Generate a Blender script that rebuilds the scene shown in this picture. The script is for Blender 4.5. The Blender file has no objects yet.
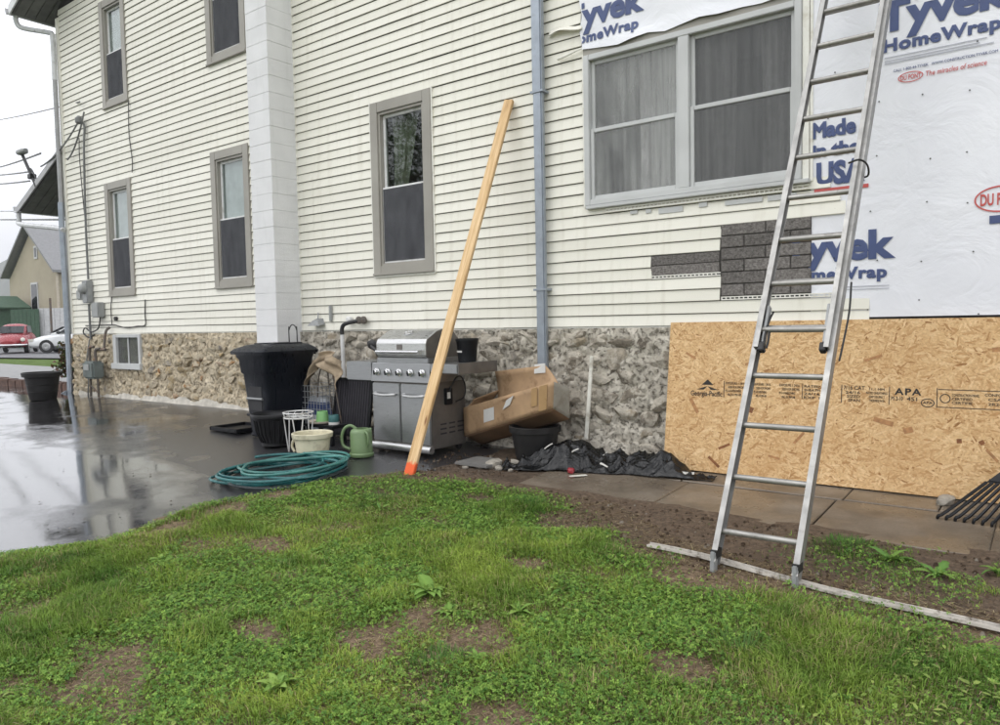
import bpy, bmesh, math, random
import numpy as np
from mathutils import Vector, Matrix, Euler

random.seed(7); RNG = np.random.default_rng(11)
scn = bpy.context.scene
COL = scn.collection
rad = math.radians

# ------------------------------------------------------------------ camera
# x runs along the house wall, y points into the house, z = 0 is the bottom of the siding
cd = bpy.data.cameras.new('camera'); cam = bpy.data.objects.new('camera', cd); COL.objects.link(cam)
cd.sensor_fit = 'HORIZONTAL'; cd.sensor_width = 36.0; cd.lens = 36.0 * 744.893 / 1000.0
cd.clip_start = 0.05; cd.clip_end = 6000
_yaw, _pit, _rol = -0.64725658, -0.05454524, -0.01987201
fw = Vector((math.sin(_yaw)*math.cos(_pit), math.cos(_yaw)*math.cos(_pit), math.sin(_pit)))
rt = Vector((math.cos(_yaw), -math.sin(_yaw), 0)); up = rt.cross(fw)
r2 = rt*math.cos(_rol) + up*math.sin(_rol); u2 = up*math.cos(_rol) - rt*math.sin(_rol)
M3 = Matrix((r2, u2, -fw)).transposed()
cam.matrix_world = Matrix.Translation((0, -5.99608, 0.06378)) @ M3.to_4x4()
scn.camera = cam

# ------------------------------------------------------------------ sky, sun, exposure
SUN_EL, SUN_AZ = 52.0, 205.0
w = bpy.data.worlds.new('World'); scn.world = w; w.use_nodes = True
nt = w.node_tree; nt.nodes.clear()
out = nt.nodes.new('ShaderNodeOutputWorld'); bg = nt.nodes.new('ShaderNodeBackground')
sky = nt.nodes.new('ShaderNodeTexSky'); sky.sky_type = 'NISHITA'; sky.sun_disc = False
sky.sun_elevation = rad(SUN_EL); sky.sun_rotation = rad(SUN_AZ); sky.dust_density = 6.0; sky.air_density = 1.0
hs = nt.nodes.new('ShaderNodeHueSaturation'); hs.inputs['Saturation'].default_value = 0.10
nt.links.new(sky.outputs[0], hs.inputs['Color'])
# overcast cloud deck: thin bright overcast, a little brighter overhead
tc = nt.nodes.new('ShaderNodeTexCoord'); sp = nt.nodes.new('ShaderNodeSeparateXYZ')
nt.links.new(tc.outputs['Generated'], sp.inputs[0])
mr = nt.nodes.new('ShaderNodeMapRange'); mr.clamp = True
for k, v in (('From Min', 0.0), ('From Max', 1.0), ('To Min', 14.0), ('To Max', 18.5)): mr.inputs[k].default_value = v
nt.links.new(sp.outputs['Z'], mr.inputs['Value'])
tint = nt.nodes.new('ShaderNodeMix'); tint.data_type = 'RGBA'; tint.blend_type = 'MULTIPLY'; tint.inputs[0].default_value = 1.0
tint.inputs[6].default_value = (0.965, 0.98, 1.03, 1)
nt.links.new(mr.outputs[0], tint.inputs[7])
mx = nt.nodes.new('ShaderNodeMix'); mx.data_type = 'RGBA'; mx.inputs[0].default_value = 0.90
nt.links.new(hs.outputs[0], mx.inputs[6]); nt.links.new(tint.outputs[2], mx.inputs[7])
nt.links.new(mx.outputs[2], bg.inputs['Color']); bg.inputs['Strength'].default_value = 0.105
nt.links.new(bg.outputs[0], out.inputs['Surface'])

sd = bpy.data.lights.new('sun', 'SUN'); sd.energy = 0.6; sd.angle = rad(35); sd.color = (1, .97, .92)
sun = bpy.data.objects.new('sun', sd); COL.objects.link(sun)
sdir = Vector((math.sin(rad(SUN_AZ))*math.cos(rad(SUN_EL)), math.cos(rad(SUN_AZ))*math.cos(rad(SUN_EL)), math.sin(rad(SUN_EL))))
sun.rotation_euler = sdir.to_track_quat('Z', 'Y').to_euler()
sun.location = (-4, -8, 12)
scn.view_settings.view_transform = 'Standard'; scn.view_settings.look = 'None'
scn.view_settings.exposure = 0.08; scn.view_settings.gamma = 1.0; scn.view_settings.use_curve_mapping = False
scn.render.engine = 'CYCLES'
scn.cycles.max_bounces = 6; scn.cycles.volume_bounces = 0; scn.cycles.transparent_max_bounces = 12

# ------------------------------------------------------------------ ground height
def gz(x, y):
    b = float(np.interp(x, [-16, -8.8, -3.8, 0], [-1.03, -1.04, -1.2, -1.2]))
    return b + 0.045*max(min(y, 0.0), -9.0)
def gzv(x, y):
    return np.interp(x, [-16, -8.8, -3.8, 0], [-1.03, -1.04, -1.2, -1.2]) + 0.045*np.clip(y, -9.0, 0.0)

def _hash(ix, iy, s):
    h = (ix*374761393 + iy*668265263 + s*974634777) & 0xFFFFFFFF
    h = ((h ^ (h >> 13))*1274126177) & 0xFFFFFFFF
    return ((h ^ (h >> 16)) & 0xFFFF)/65535.0
def noise2(x, y, s=0):
    x = np.asarray(x, float); y = np.asarray(y, float)
    ix = np.floor(x).astype(np.int64); iy = np.floor(y).astype(np.int64)
    fx = x-ix; fy = y-iy; fx = fx*fx*(3-2*fx); fy = fy*fy*(3-2*fy)
    a = _hash(ix, iy, s); b = _hash(ix+1, iy, s); c = _hash(ix, iy+1, s); d = _hash(ix+1, iy+1, s)
    return (a*(1-fx)+b*fx)*(1-fy) + (c*(1-fx)+d*fx)*fy
def fbm(x, y, s=0, o=4):
    v = 0; a = .5; t = 0
    for i in range(o):
        v = v + a*noise2(np.asarray(x)*2**i, np.asarray(y)*2**i, s+i*17); t += a; a *= .5
    return v/t

# ------------------------------------------------------------------ materials
MATS = {}
class N:
    """tiny node helper"""
    def __init__(s, name):
        s.m = bpy.data.materials.new(name); s.m.use_nodes = True; s.t = s.m.node_tree
        s.b = s.t.nodes['Principled BSDF']; s.o = s.t.nodes['Material Output']; MATS[name] = s.m
        s.tc = s.t.nodes.new('ShaderNodeTexCoord')
    def n(s, typ, **kw):
        x = s.t.nodes.new(typ)
        for k, v in kw.items(): setattr(x, k, v)
        return x
    def l(s, a, b): s.t.links.new(a, b)
    def map(s, scale=(1, 1, 1), rot=(0, 0, 0), src='Object', loc=(0, 0, 0)):
        m = s.n('ShaderNodeMapping'); m.inputs['Scale'].default_value = scale; m.inputs['Rotation'].default_value = rot
        m.inputs['Location'].default_value = loc
        if src == 'World':
            g = s.n('ShaderNodeNewGeometry'); s.l(g.outputs['Position'], m.inputs[0])
        else: s.l(s.tc.outputs[src], m.inputs[0])
        return m.outputs[0]
    def noise(s, vec, scale=5, detail=4, rough=.55, dist=0):
        x = s.n('ShaderNodeTexNoise'); x.inputs['Scale'].default_value = scale; x.inputs['Detail'].default_value = detail
        x.inputs['Roughness'].default_value = rough; x.inputs['Distortion'].default_value = dist
        if vec is not None: s.l(vec, x.inputs['Vector'])
        return x.outputs['Fac']
    def vor(s, vec, scale=5, feature='F1', outp='Distance', rnd=1):
        x = s.n('ShaderNodeTexVoronoi', feature=feature); x.inputs['Scale'].default_value = scale
        x.inputs['Randomness'].default_value = rnd
        if vec is not None: s.l(vec, x.inputs['Vector'])
        return x.outputs[outp]
    def ramp(s, fac, stops, interp='LINEAR'):
        r = s.n('ShaderNodeValToRGB'); r.color_ramp.interpolation = interp; e = r.color_ramp.elements
        while len(e) < len(stops): e.new(.5)
        for el, (p, c) in zip(e, stops):
            el.position = p; el.color = (c, c, c, 1) if isinstance(c, (int, float)) else (*c, 1)
        s.l(fac, r.inputs[0]); return r.outputs[0]
    def mix(s, fac, a, b, mode='MIX'):
        m = s.n('ShaderNodeMix', data_type='RGBA', blend_type=mode)
        for ii, v in ((0, fac), (6, a), (7, b)):
            sock = m.inputs[ii]
            if isinstance(v, (int, float)): sock.default_value = v if ii == 0 else (v, v, v, 1)
            elif isinstance(v, tuple): sock.default_value = (*v, 1)
            else: s.l(v, sock)
        return m.outputs[2]
    def math(s, op, a, b=0.0):
        m = s.n('ShaderNodeMath', operation=op)
        for i, v in enumerate((a, b)):
            if isinstance(v, (int, float)): m.inputs[i].default_value = v
            else: s.l(v, m.inputs[i])
        return m.outputs[0]
    def bump(s, h, strength=.3, dist=.01, prev=None):
        b = s.n('ShaderNodeBump'); b.inputs['Strength'].default_value = strength; b.inputs['Distance'].default_value = dist
        s.l(h, b.inputs['Height'])
        if prev is not None: s.l(prev, b.inputs['Normal'])
        return b.outputs[0]
    def set(s, col=None, rough=None, metal=None, normal=None, spec=None, **kw):
        for key, v in (('Base Color', col), ('Roughness', rough), ('Metallic', metal), ('Normal', normal), ('Specular IOR Level', spec)):
            if v is None: continue
            sock = s.b.inputs[key]
            if isinstance(v, (int, float)): sock.default_value = v
            elif isinstance(v, tuple): sock.default_value = (*v, 1)
            else: s.l(v, sock)
        for k, v in kw.items(): s.b.inputs[k].default_value = v
        return s.m
    def objrand(s):
        return s.n('ShaderNodeObjectInfo').outputs['Random']

def plain(name, c, rough=.5, metal=0., var=.15, scale=6., bump=.1, bscale=40., spec=.5, src='World', dirt=None):
    k = N(name); v = k.map(src=src)
    f = k.noise(v, scale, 5)
    lo = tuple(x*(1-var) for x in c); hi = tuple(min(1, x*(1+var)) for x in c)
    col = k.ramp(f, [(.3, lo), (.7, hi)])
    if dirt:
        d = k.ramp(k.noise(v, scale*1.7, 6, .65), [(.52, 0.), (.72, 1.)])
        col = k.mix(d, col, dirt)
    rr = k.ramp(k.noise(v, scale*2.3, 4), [(.3, max(0, rough-.08)), (.7, min(1, rough+.08))])
    nb = k.bump(k.noise(v, bscale, 4), bump, .004) if bump else None
    return k.set(col, rr, metal, nb, spec)

# vinyl siding: emboss grain along the board, faint streaks and chalking, one tone per board
k = N('vinyl'); v = k.map((1.2, 1, 1), src='World')
f = k.noise(k.map((.5, 1, 1.6), src='World'), 1.3, 5)
st = k.noise(k.map((14, 14, .7), src='World'), 1.0, 4)
col = k.ramp(f, [(.3, (.75, .733, .645)), (.7, (.815, .798, .705))])
col = k.mix(k.ramp(st, [(.52, 0.), (.8, .5)]), col, (.56, .53, .43))
tone = k.ramp(k.objrand(), [(0, (.93, .93, .915)), (1, (1., 1., 1.))]); col = k.mix(1., col, tone, 'MULTIPLY')
gr = k.noise(k.map((6, 1, 160), src='World'), 1.0, 3)
big = k.noise(k.map((1.3, 1, 5), src='World'), 1., 2)
k.set(col, .42, 0., k.bump(big, .25, .01, k.bump(gr, .12, .002)), .4)
k = N('trim'); v = k.map(src='World')
col = k.ramp(k.noise(v, 2.2, 5), [(.3, (.285, .27, .235)), (.7, (.35, .333, .292))])
k.set(col, .45, 0, k.bump(k.noise(k.map((2, 2, 30), src='World'), 6, 3), .06, .003), .4)
plain('sash_white', (.74, .74, .73), .35, var=.06, dirt=(.5, .49, .45))
plain('vinyl_trim_white', (.78, .77, .70), .4, var=.05, dirt=(.6, .57, .48))
plain('sash_alu', (.50, .51, .50), .45, var=.08, scale=3)
plain('opening_shade', (.03, .03, .032), .8, bump=0)  # solid dark colour standing for the shade inside openings
plain('lap_shade_core', (.022, .02, .019), .9)  # near black, so gaps between siding boards show as painted lap shadow
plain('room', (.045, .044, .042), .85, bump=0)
plain('curtain_green', (.22, .23, .16), .9, var=.25, scale=15)
plain('curtain_white', (.60, .60, .59), .9, var=.15, scale=9)
k = N('glass'); k.t.nodes.remove(k.b)
tr = k.n('ShaderNodeBsdfTransparent'); tr.inputs[0].default_value = (.82, .86, .85, 1)
gl = k.n('ShaderNodeBsdfGlossy'); gl.inputs['Roughness'].default_value = .02
k.l(k.bump(k.noise(k.map(src='World'), 2.5, 2), .03, .02), gl.inputs['Normal'])
lw = k.n('ShaderNodeLayerWeight'); lw.inputs[0].default_value = .5; fr = k.math('ADD', k.math('MULTIPLY', k.math('POWER', lw.outputs['Facing'], 3.5), .85), .06)
ms = k.n('ShaderNodeMixShader'); k.l(fr, ms.inputs[0]); k.l(tr.outputs[0], ms.inputs[1]); k.l(gl.outputs[0], ms.inputs[2])
k.l(ms.outputs[0], k.o.inputs[0])
# misted, dusty glass of the picture window
def misted(nm, lo, hi, c0, c1, sc):
    k = N(nm); k.t.nodes.remove(k.b); v = k.map((1, 1, .4), src='World'); f1 = k.noise(v, sc, 7, .62, .4); f2 = k.noise(k.map((10, 10, .35), src='World'), 3, 4)
    df = k.n('ShaderNodeBsdfDiffuse'); k.l(k.ramp(f2, [(.3, c0), (.7, c1)]), df.inputs[0]); tr = k.n('ShaderNodeBsdfTransparent')
    m1 = k.n('ShaderNodeMixShader'); k.l(k.ramp(f1, [(.34, lo), (.62, hi)]), m1.inputs[0]); k.l(tr.outputs[0], m1.inputs[1]); k.l(df.outputs[0], m1.inputs[2])
    gl = k.n('ShaderNodeBsdfGlossy'); gl.inputs['Roughness'].default_value = .12; lw = k.n('ShaderNodeLayerWeight'); lw.inputs[0].default_value = .5; fr = k.math('ADD', k.math('MULTIPLY', k.math('POWER', lw.outputs['Facing'], 4.), .5), .03)
    m2 = k.n('ShaderNodeMixShader'); k.l(fr, m2.inputs[0]); k.l(m1.outputs[0], m2.inputs[1]); k.l(gl.outputs[0], m2.inputs[2]); k.l(m2.outputs[0], k.o.inputs[0])
misted('misted_glass', .14, .55, (.24, .245, .235), (.44, .45, .43), 2.0)
misted('misted_screen', .42, .66, (.09, .092, .09), (.16, .163, .158), 2.2)
k = N('insect_screen'); k.t.nodes.remove(k.b)
df = k.n('ShaderNodeBsdfDiffuse'); k.l(k.ramp(k.noise(k.map((3, 3, 1), src='World'), 3, 4), [(.3, (.075, .077, .083)), (.7, (.125, .128, .137))]), df.inputs[0])
tr = k.n('ShaderNodeBsdfTransparent'); ms = k.n('ShaderNodeMixShader'); ms.inputs[0].default_value = .72
k.l(tr.outputs[0], ms.inputs[1]); k.l(df.outputs[0], ms.inputs[2]); k.l(ms.outputs[0], k.o.inputs[0])

# rubble stones and mortar
def stone_mat(nm, ramp, mcol, msc):
    k = N(nm); r = k.objrand(); v = k.map(src='World')
    base = k.ramp(r, ramp); f = k.noise(v, 14, 7, .68)
    col = k.mix(1., base, k.ramp(f, [(.26, (.52, .50, .47)), (.5, (1., .99, .97)), (.75, (1.45, 1.4, 1.3))]), 'MULTIPLY')
    mo = k.ramp(k.noise(v, msc, 6, .72), [(.44, 0.), (.51, 1.)])
    col = k.mix(mo, col, k.ramp(f, [(.3, tuple(c*.6 for c in mcol)), (.7, mcol)]))
    h = k.math('ADD', k.noise(v, 30, 7, .74), k.math('MULTIPLY', k.noise(v, 9, 3), .8))
    k.set(col, .88, 0, k.bump(h, .9, .024), .25)
def mortar_mat(nm, stops):
    k = N(nm); v = k.map(src='World'); f = k.noise(v, 10, 8, .72); pits = k.noise(v, 26, 5, .7)
    col = k.ramp(f, stops); col = k.mix(k.ramp(pits, [(.36, .8), (.43, 0.)]), col, (.15, .125, .09))  # pits tinted dark, hollow shade put into the mortar colour
    h = k.math('ADD', f, k.math('MULTIPLY', k.ramp(pits, [(.34, 0.), (.48, 1.)]), .9))
    k.set(col, .92, 0, k.bump(h, .9, .024), .2)
stone_mat('rubble_stone', [(0, (.22, .18, .12)), (.2, (.34, .27, .16)), (.42, (.22, .20, .17)), (.62, (.42, .32, .18)), (.8, (.30, .28, .25)), (.9, (.36, .20, .085)), (1, (.12, .105, .085))], (.58, .50, .365), 6)
mortar_mat('mortar', [(.25, (.22, .17, .11)), (.42, (.48, .40, .28)), (.6, (.62, .54, .40)), (.8, (.70, .64, .52))])
stone_mat('rubble_stone_grey', [(0, (.20, .175, .14)), (.25, (.32, .275, .205)), (.5, (.25, .23, .20)), (.75, (.36, .32, .255)), (1, (.16, .14, .115))], (.58, .53, .44), 4.5)
mortar_mat('mortar_grey', [(.27, (.17, .15, .12)), (.42, (.42, .385, .32)), (.6, (.58, .54, .46)), (.8, (.68, .64, .56))])
k = N('painted_block'); v = k.map(src='World')
col = k.ramp(k.noise(v, 3, 5), [(.3, (.66, .66, .655)), (.7, (.74, .74, .735))])
col = k.mix(k.ramp(k.noise(k.map((9, 9, 1.0), src='World'), 1.5, 5), [(.58, 0.), (.8, .4)]), col, (.5, .5, .48))
k.set(col, .6, 0, k.bump(k.noise(v, 60, 4, .7), .5, .006), .3)
plain('block_joint', (.69, .69, .69), .7)

# OSB: three crossing layers of strands
k = N('osb'); cols = []
hs_ = []
for i, (ang, sc, sd_) in enumerate(((.15, 1.0, 0.), (-.45, 1.15, 3.3), (.75, .9, 7.1), (-1.0, 1.05, 12.7), (1.35, 1.1, 17.), (-.15, 1.3, 23.), (.45, .85, 29.))):
    v0 = k.map((1, 1, 1), (0, ang, 0), src='Object'); mp = k.n('ShaderNodeMapping'); k.l(v0, mp.inputs[0])
    mp.inputs['Scale'].default_value = (17*sc, 0, 85*sc); mp.inputs['Location'].default_value = (sd_, 0, sd_*2); v = mp.outputs[0]
    wv = k.n('ShaderNodeTexVoronoi', feature='F1'); wv.inputs['Scale'].default_value = 1.0
    k.l(v, wv.inputs['Vector']); c = k.n('ShaderNodeSeparateColor'); k.l(wv.outputs['Color'], c.inputs[0])
    cols.append(c.outputs[0]); hs_.append(c.outputs[1])
h = hs_[0]; c = cols[0]
for a, b in zip(cols[1:], hs_[1:]):
    gt = k.math('GREATER_THAN', b, h)
    m = k.n('ShaderNodeMix', data_type='FLOAT'); k.l(gt, m.inputs[0]); k.l(c, m.inputs[2]); k.l(a, m.inputs[3]); c = m.outputs[0]
    h = k.math('MAXIMUM', h, b)
fine = k.noise(k.map((60, 1, 60), (0, .4, 0)), 1, 4)
col = k.ramp(c, [(0, (.27, .13, .045)), (.045, (.45, .26, .11)), (.3, (.57, .365, .175)), (.65, (.65, .44, .225)), (1, (.73, .525, .295))])
col = k.mix(1., col, k.ramp(fine, [(.3, (.82, .80, .76)), (.7, (1.1, 1.1, 1.1))]), 'MULTIPLY')
damp = k.noise(k.map((1.2, 1, 1.2)), 1.5, 4)
col = k.mix(k.ramp(damp, [(.45, 0.), (.75, .4)]), col, (.44, .24, .09))
k.set(col, .62, 0, k.bump(c, .25, .003, k.bump(fine, .25, .002)), .3)
plain('strand_dark', (.20, .075, .022), .65, var=.4, scale=30)
plain('strand_mid', (.36, .18, .07), .65, var=.3, scale=30)
plain('stamp_ink', (.025, .02, .016), .7, bump=0)

# house wrap
k = N('house_wrap'); v = k.map(src='World')
col = k.ramp(k.noise(v, 1.6, 5), [(.3, (.75, .76, .80)), (.7, (.83, .84, .87))])
wr = k.math('ABSOLUTE', k.math('SUBTRACT', k.noise(k.map((1.4, 1, 1.8), (0, .5, 0), src='World'), 1.6, 5, .55, .6), .5)); wr2 = k.noise(v, 70, 3)
k.set(col, .5, 0, k.bump(wr, .55, .03, k.bump(wr2, .1, .002)), .35)
plain('print_blue', (.055, .08, .19), .5, var=.12, bump=0)
plain('print_red', (.52, .09, .08), .5, var=.1, bump=0)
plain('print_grey', (.42, .43, .48), .5, bump=0)
k = N('asphalt_shingle'); v = k.map(src='World')
f = k.noise(v, 55, 5, .7)
col = k.ramp(f, [(.3, (.085, .078, .072)), (.5, (.185, .172, .16)), (.72, (.30, .283, .265))])
col = k.mix(1., col, k.ramp(k.objrand(), [(0, .8), (1, 1.2)]), 'MULTIPLY')
k.set(col, .9, 0, k.bump(k.noise(k.map((1, 1, 3.5), src='World'), 40, 5, .7), 1., .012), .2)
plain('shingle_groove', (.10, .092, .085), .9)

# metals
def metal(name, c, rough=.4, var=.2, dirt=None, met=.85, streak=(1, 1, 1)):
    k = N(name); v = k.map(streak, src='World')
    col = k.ramp(k.noise(v, 7, 5), [(.3, tuple(x*(1-var) for x in c)), (.7, c)])
    if dirt: col = k.mix(k.ramp(k.noise(k.map(src='World'), 22, 6, .7), [(.55, 0.), (.7, .8)]), col, dirt)
    rr = k.ramp(k.noise(v, 13, 4), [(.3, rough-.1), (.7, rough+.12)])
    return k.set(col, rr, met, k.bump(k.noise(v, 60, 3), .08, .002), .5)
metal('aluminium', (.37, .365, .35), .48, .25, (.26, .25, .235), .7)
metal('rung_alu', (.38, .37, .345), .48, .3, (.18, .17, .155), .65)
metal('stainless', (.36, .365, .37), .36, .15, None, .9, (1, 1, 25))
metal('stainless_light', (.62, .62, .61), .32, .15, None, .9, (1, 1, 20))
metal('chrome', (.75, .75, .75), .16, .1, None, 1.)
metal('galvanised', (.36, .40, .45), .45, .2, (.28, .3, .32), .55)
metal('grey_metal', (.33, .34, .34), .5, .2, (.2, .2, .19), .3)
metal('gutter_grey', (.40, .40, .40), .5, .2, (.25, .25, .24), .2)
plain('grill_brown', (.17, .155, .14), .45, metal=.5, var=.2)
plain('gutter_white', (.62, .63, .63), .45, var=.12, dirt=(.4, .4, .38))
plain('soffit', (.15, .152, .14), .8, var=.2)
plain('roof_shingle', (.14, .14, .14), .9, var=.3, scale=20, bump=.5)
plain('black_plastic', (.008, .0085, .010), .45, var=.3, bump=.15, spec=.28)
plain('black_rubber', (.015, .015, .015), .6)
k = N('bin_plastic'); f = k.noise(k.map((16, 16, .8), src='World'), 1.6, 5, .6); g_ = k.noise(k.map(src='World'), 5, 5)
k.set(k.mix(k.ramp(f, [(.55, 0.), (.75, .5)]), (.006, .0075, .012), (.02, .023, .03)), k.ramp(f, [(.35, .22), (.65, .5)]), 0, k.bump(g_, .12, .02), .28)
plain('pot_plastic', (.010, .010, .011), .4, var=.3, spec=.3)
plain('charcoal_pot', (.018, .017, .017), .55, var=.3, spec=.3)
plain('cable_grey', (.16, .165, .16), .6)
plain('cable_black', (.02, .02, .02), .5)
plain('meter_green', (.14, .165, .155), .5, var=.15, dirt=(.09, .09, .08))
plain('meter_grey', (.30, .31, .30), .5, var=.1)
plain('pipe_brown', (.10, .085, .07), .6, dirt=(.2, .1, .05))
plain('pipe_white', (.62, .62, .60), .45)
plain('cream_plastic', (.62, .58, .42), .45, var=.1, dirt=(.4, .36, .25))
plain('white_wire', (.66, .66, .64), .4, dirt=(.35, .3, .25))
plain('can_green', (.15, .225, .105), .42, var=.12)
plain('cup_green', (.20, .42, .16), .45)
plain('cup_teal', (.05, .15, .15), .45)
plain('plate_tan', (.48, .42, .34), .6)
plain('bag_blue', (.035, .06, .16), .45)
plain('bag_white', (.40, .42, .45), .45)
plain('mesh_black', (.018, .016, .022), .7)
plain('cardboard', (.42, .275, .155), .8, var=.2, scale=4, dirt=(.22, .13, .065))
plain('cardboard_dark', (.22, .13, .07), .85, var=.2, scale=4)  # darker cardboard copy: shade of box underside and far end, also its print
plain('cardboard_grey', (.33, .31, .26), .85, var=.2, scale=5, dirt=(.2, .17, .13))
plain('tape', (.42, .27, .13), .35, var=.1)
plain('paper', (.62, .61, .58), .7, var=.1)
plain('burlap', (.30, .235, .16), .95, var=.35, scale=10, bump=.6)
plain('orange_paint', (.78, .13, .04), .6, var=.25, scale=14)
plain('stake_white', (.66, .65, .58), .5, dirt=(.4, .37, .3))
plain('channel_dirty', (.50, .47, .42), .55, var=.2, scale=14, dirt=(.10, .075, .05))
plain('brass', (.25, .20, .12), .4, metal=.8)
k = N('hose'); v = k.map(src='World')
k.set(k.ramp(k.noise(v, 6, 4), [(.3, (.008, .075, .080)), (.7, (.022, .15, .145))]), k.ramp(k.noise(v, 9, 3), [(.3, .2), (.7, .36)]), 0, None, .6)
plain('hose_highlight', (.045, .17, .15), .26, var=.3)  # paler hose copy, highlights put into its colour
plain('rubble_pale', (.30, .275, .23), .9, var=.3, scale=25, bump=.6)
plain('scrap_white', (.50, .49, .45), .5, var=.1, scale=12, dirt=(.25, .22, .17))
plain('parging', (.44, .415, .36), .85, var=.3, scale=9, bump=.8, bscale=30)
plain('hose_dark', (.012, .02, .022), .3, var=.2)
k = N('lumber'); v = k.map((9, 9, .6))
f = k.noise(v, 4, 5, .6, .8)
col = k.ramp(f, [(.28, (.40, .235, .10)), (.45, (.60, .405, .205)), (.7, (.76, .565, .335))])
kn = k.vor(k.map((9, 9, 2.2)), 1.0); col = k.mix(k.ramp(kn, [(.06, .9), (.13, 0.)]), col, (.20, .09, .035))
sz = k.n('ShaderNodeSeparateXYZ'); k.l(k.tc.outputs['Object'], sz.inputs[0])
pz = k.math('ADD', sz.outputs['Z'], k.math('MULTIPLY', k.noise(k.map((1, 1, .3)), 30, 3), .12))
col = k.mix(k.ramp(pz, [(.165, 1.), (.185, 0.)]), col, (.72, .12, .035))
k.set(col, .7, 0, k.bump(f, .15, .003), .3)
# wet crumpled sheet
k = N('black_sheet'); v = k.map(src='World')
k.set((.003, .0032, .0038), k.ramp(k.noise(v, 7, 5), [(.35, .07), (.7, .22)]), 0, k.bump(k.noise(v, 14, 4, .55, 2.2), .5, .02), .36)

# ground surfaces
k = N('wet_asphalt'); v = k.map(src='World')
f = k.noise(v, 170, 3, .6); big = k.noise(k.map((.6, 1, 1), src='World'), .8, 5, .55, .4); mid = k.noise(v, 2.6, 6, .62)
col = k.ramp(f, [(.3, (.012, .012, .013)), (.55, (.034, .033, .035)), (.8, (.085, .083, .082))])
sy = k.n('ShaderNodeSeparateXYZ'); k.l(v, sy.inputs[0]); dy = k.n('ShaderNodeMapRange'); k.l(k.math('ADD', k.math('MULTIPLY', sy.outputs['Y'], .6), k.math('MULTIPLY', k.math('ADD', sy.outputs['X'], 7.), .25)), dy.inputs['Value'])
for q_, w_ in (('From Min', -1.9), ('From Max', -.9), ('To Min', -.08), ('To Max', .10)): dy.inputs[q_].default_value = w_
wet = k.math('ADD', k.math('ADD', k.math('MULTIPLY', big, .62), k.math('MULTIPLY', mid, .38)), dy.outputs[0])
wetm = k.ramp(wet, [(.44, 0.), (.58, 1.)])
rough = k.mix(wetm, .05, .30)
bs = k.math('MULTIPLY', f, k.ramp(wet, [(.42, .06), (.60, .8)]))
nb = k.bump(mid, .04, .03, k.bump(bs, .4, .004))
k.set(col, rough, 0, nb, .6)
k.l(k.mix(wetm, 1., .35), k.b.inputs['Coat Weight']); k.b.inputs['Coat IOR'].default_value = 1.5; k.l(k.mix(wetm, .04, .26), k.b.inputs['Coat Roughness'])
k.l(k.bump(mid, .03, .03, k.bump(bs, .2, .004)), k.b.inputs['Coat Normal'])
k = N('soil'); v = k.map(src='World')
f = k.noise(v, 24, 7, .7); f2 = k.noise(v, 3, 4)
col = k.ramp(f, [(.28, (.040, .028, .018)), (.5, (.120, .085, .057)), (.75, (.25, .185, .13))])
col = k.mix(k.ramp(f2, [(.4, 0.), (.65, .5)]), col, (.06, .038, .022))
k.set(col, .75, 0, k.bump(k.noise(v, 60, 6, .7), 1., .03), .4)
k = N('lawn_soil'); v = k.map(src='World')
f = k.noise(v, 30, 7, .7); f2 = k.noise(v, 2.4, 5)
col = k.ramp(f, [(.28, (.07, .047, .029)), (.5, (.195, .135, .086)), (.75, (.37, .265, .175))])
sy = k.n('ShaderNodeSeparateXYZ'); k.l(v, sy.inputs[0]); my = k.n('ShaderNodeMapRange'); k.l(k.math('ADD', sy.outputs['Y'], k.math('MULTIPLY', f2, .5)), my.inputs['Value'])
for q_, w_ in (('From Min', -2.15), ('From Max', -1.85), ('To Min', 0.), ('To Max', .75)): my.inputs[q_].default_value = w_
col = k.mix(my.outputs[0], col, k.ramp(f, [(.28, (.030, .020, .013)), (.5, (.085, .058, .038)), (.75, (.17, .12, .08))]))   # muddy strip trodden in front of the patio
k.set(col, .7, 0, k.bump(k.noise(v, 55, 6, .7), .9, .025), .35)
k = N('far_grass'); v = k.map(src='World')
col = k.ramp(k.noise(v, 3, 7, .7), [(.3, (.05, .09, .016)), (.7, (.12, .18, .04))])
k.set(col, .9, 0, k.bump(k.noise(v, 30, 5), .8, .05), .2)
k = N('concrete_slab'); v = k.map(src='World')
f = k.noise(v, 2.6, 6, .6); f2 = k.noise(v, 70, 4)
col = k.ramp(f, [(.3, (.095, .074, .052)), (.5, (.155, .125, .092)), (.72, (.22, .185, .145))])
col = k.mix(k.ramp(f2, [(.35, .3), (.6, 0.)]), col, (.07, .052, .036))
k.set(col, k.ramp(k.noise(v, 1.8, 5), [(.38, .16), (.62, .58)]), 0, k.bump(f2, .25, .004), .5)
plain('path_concrete', (.24, .24, .235), .7, var=.15)
plain('offcut_grey', (.16, .155, .145), .7, var=.2)
plain('road', (.10, .10, .105), .5, var=.2)
plain('kerb_brown', (.10, .055, .04), .8, var=.4, scale=12, bump=.5)
k = N('grass_blade'); at = k.n('ShaderNodeAttribute', attribute_name='Col')
k.set(at.outputs['Color'], .5, 0, None, .16)
k.b.inputs['Subsurface Weight'].default_value = 0.0
tl = k.n('ShaderNodeBsdfTranslucent'); k.l(at.outputs['Color'], tl.inputs[0]); ms = k.n('ShaderNodeMixShader'); ms.inputs[0].default_value = .25
k.l(k.b.outputs[0], ms.inputs[1]); k.l(tl.outputs[0], ms.inputs[2]); k.l(ms.outputs[0], k.o.inputs[0])
plain('stem', (.10, .06, .03), .9)
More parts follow.
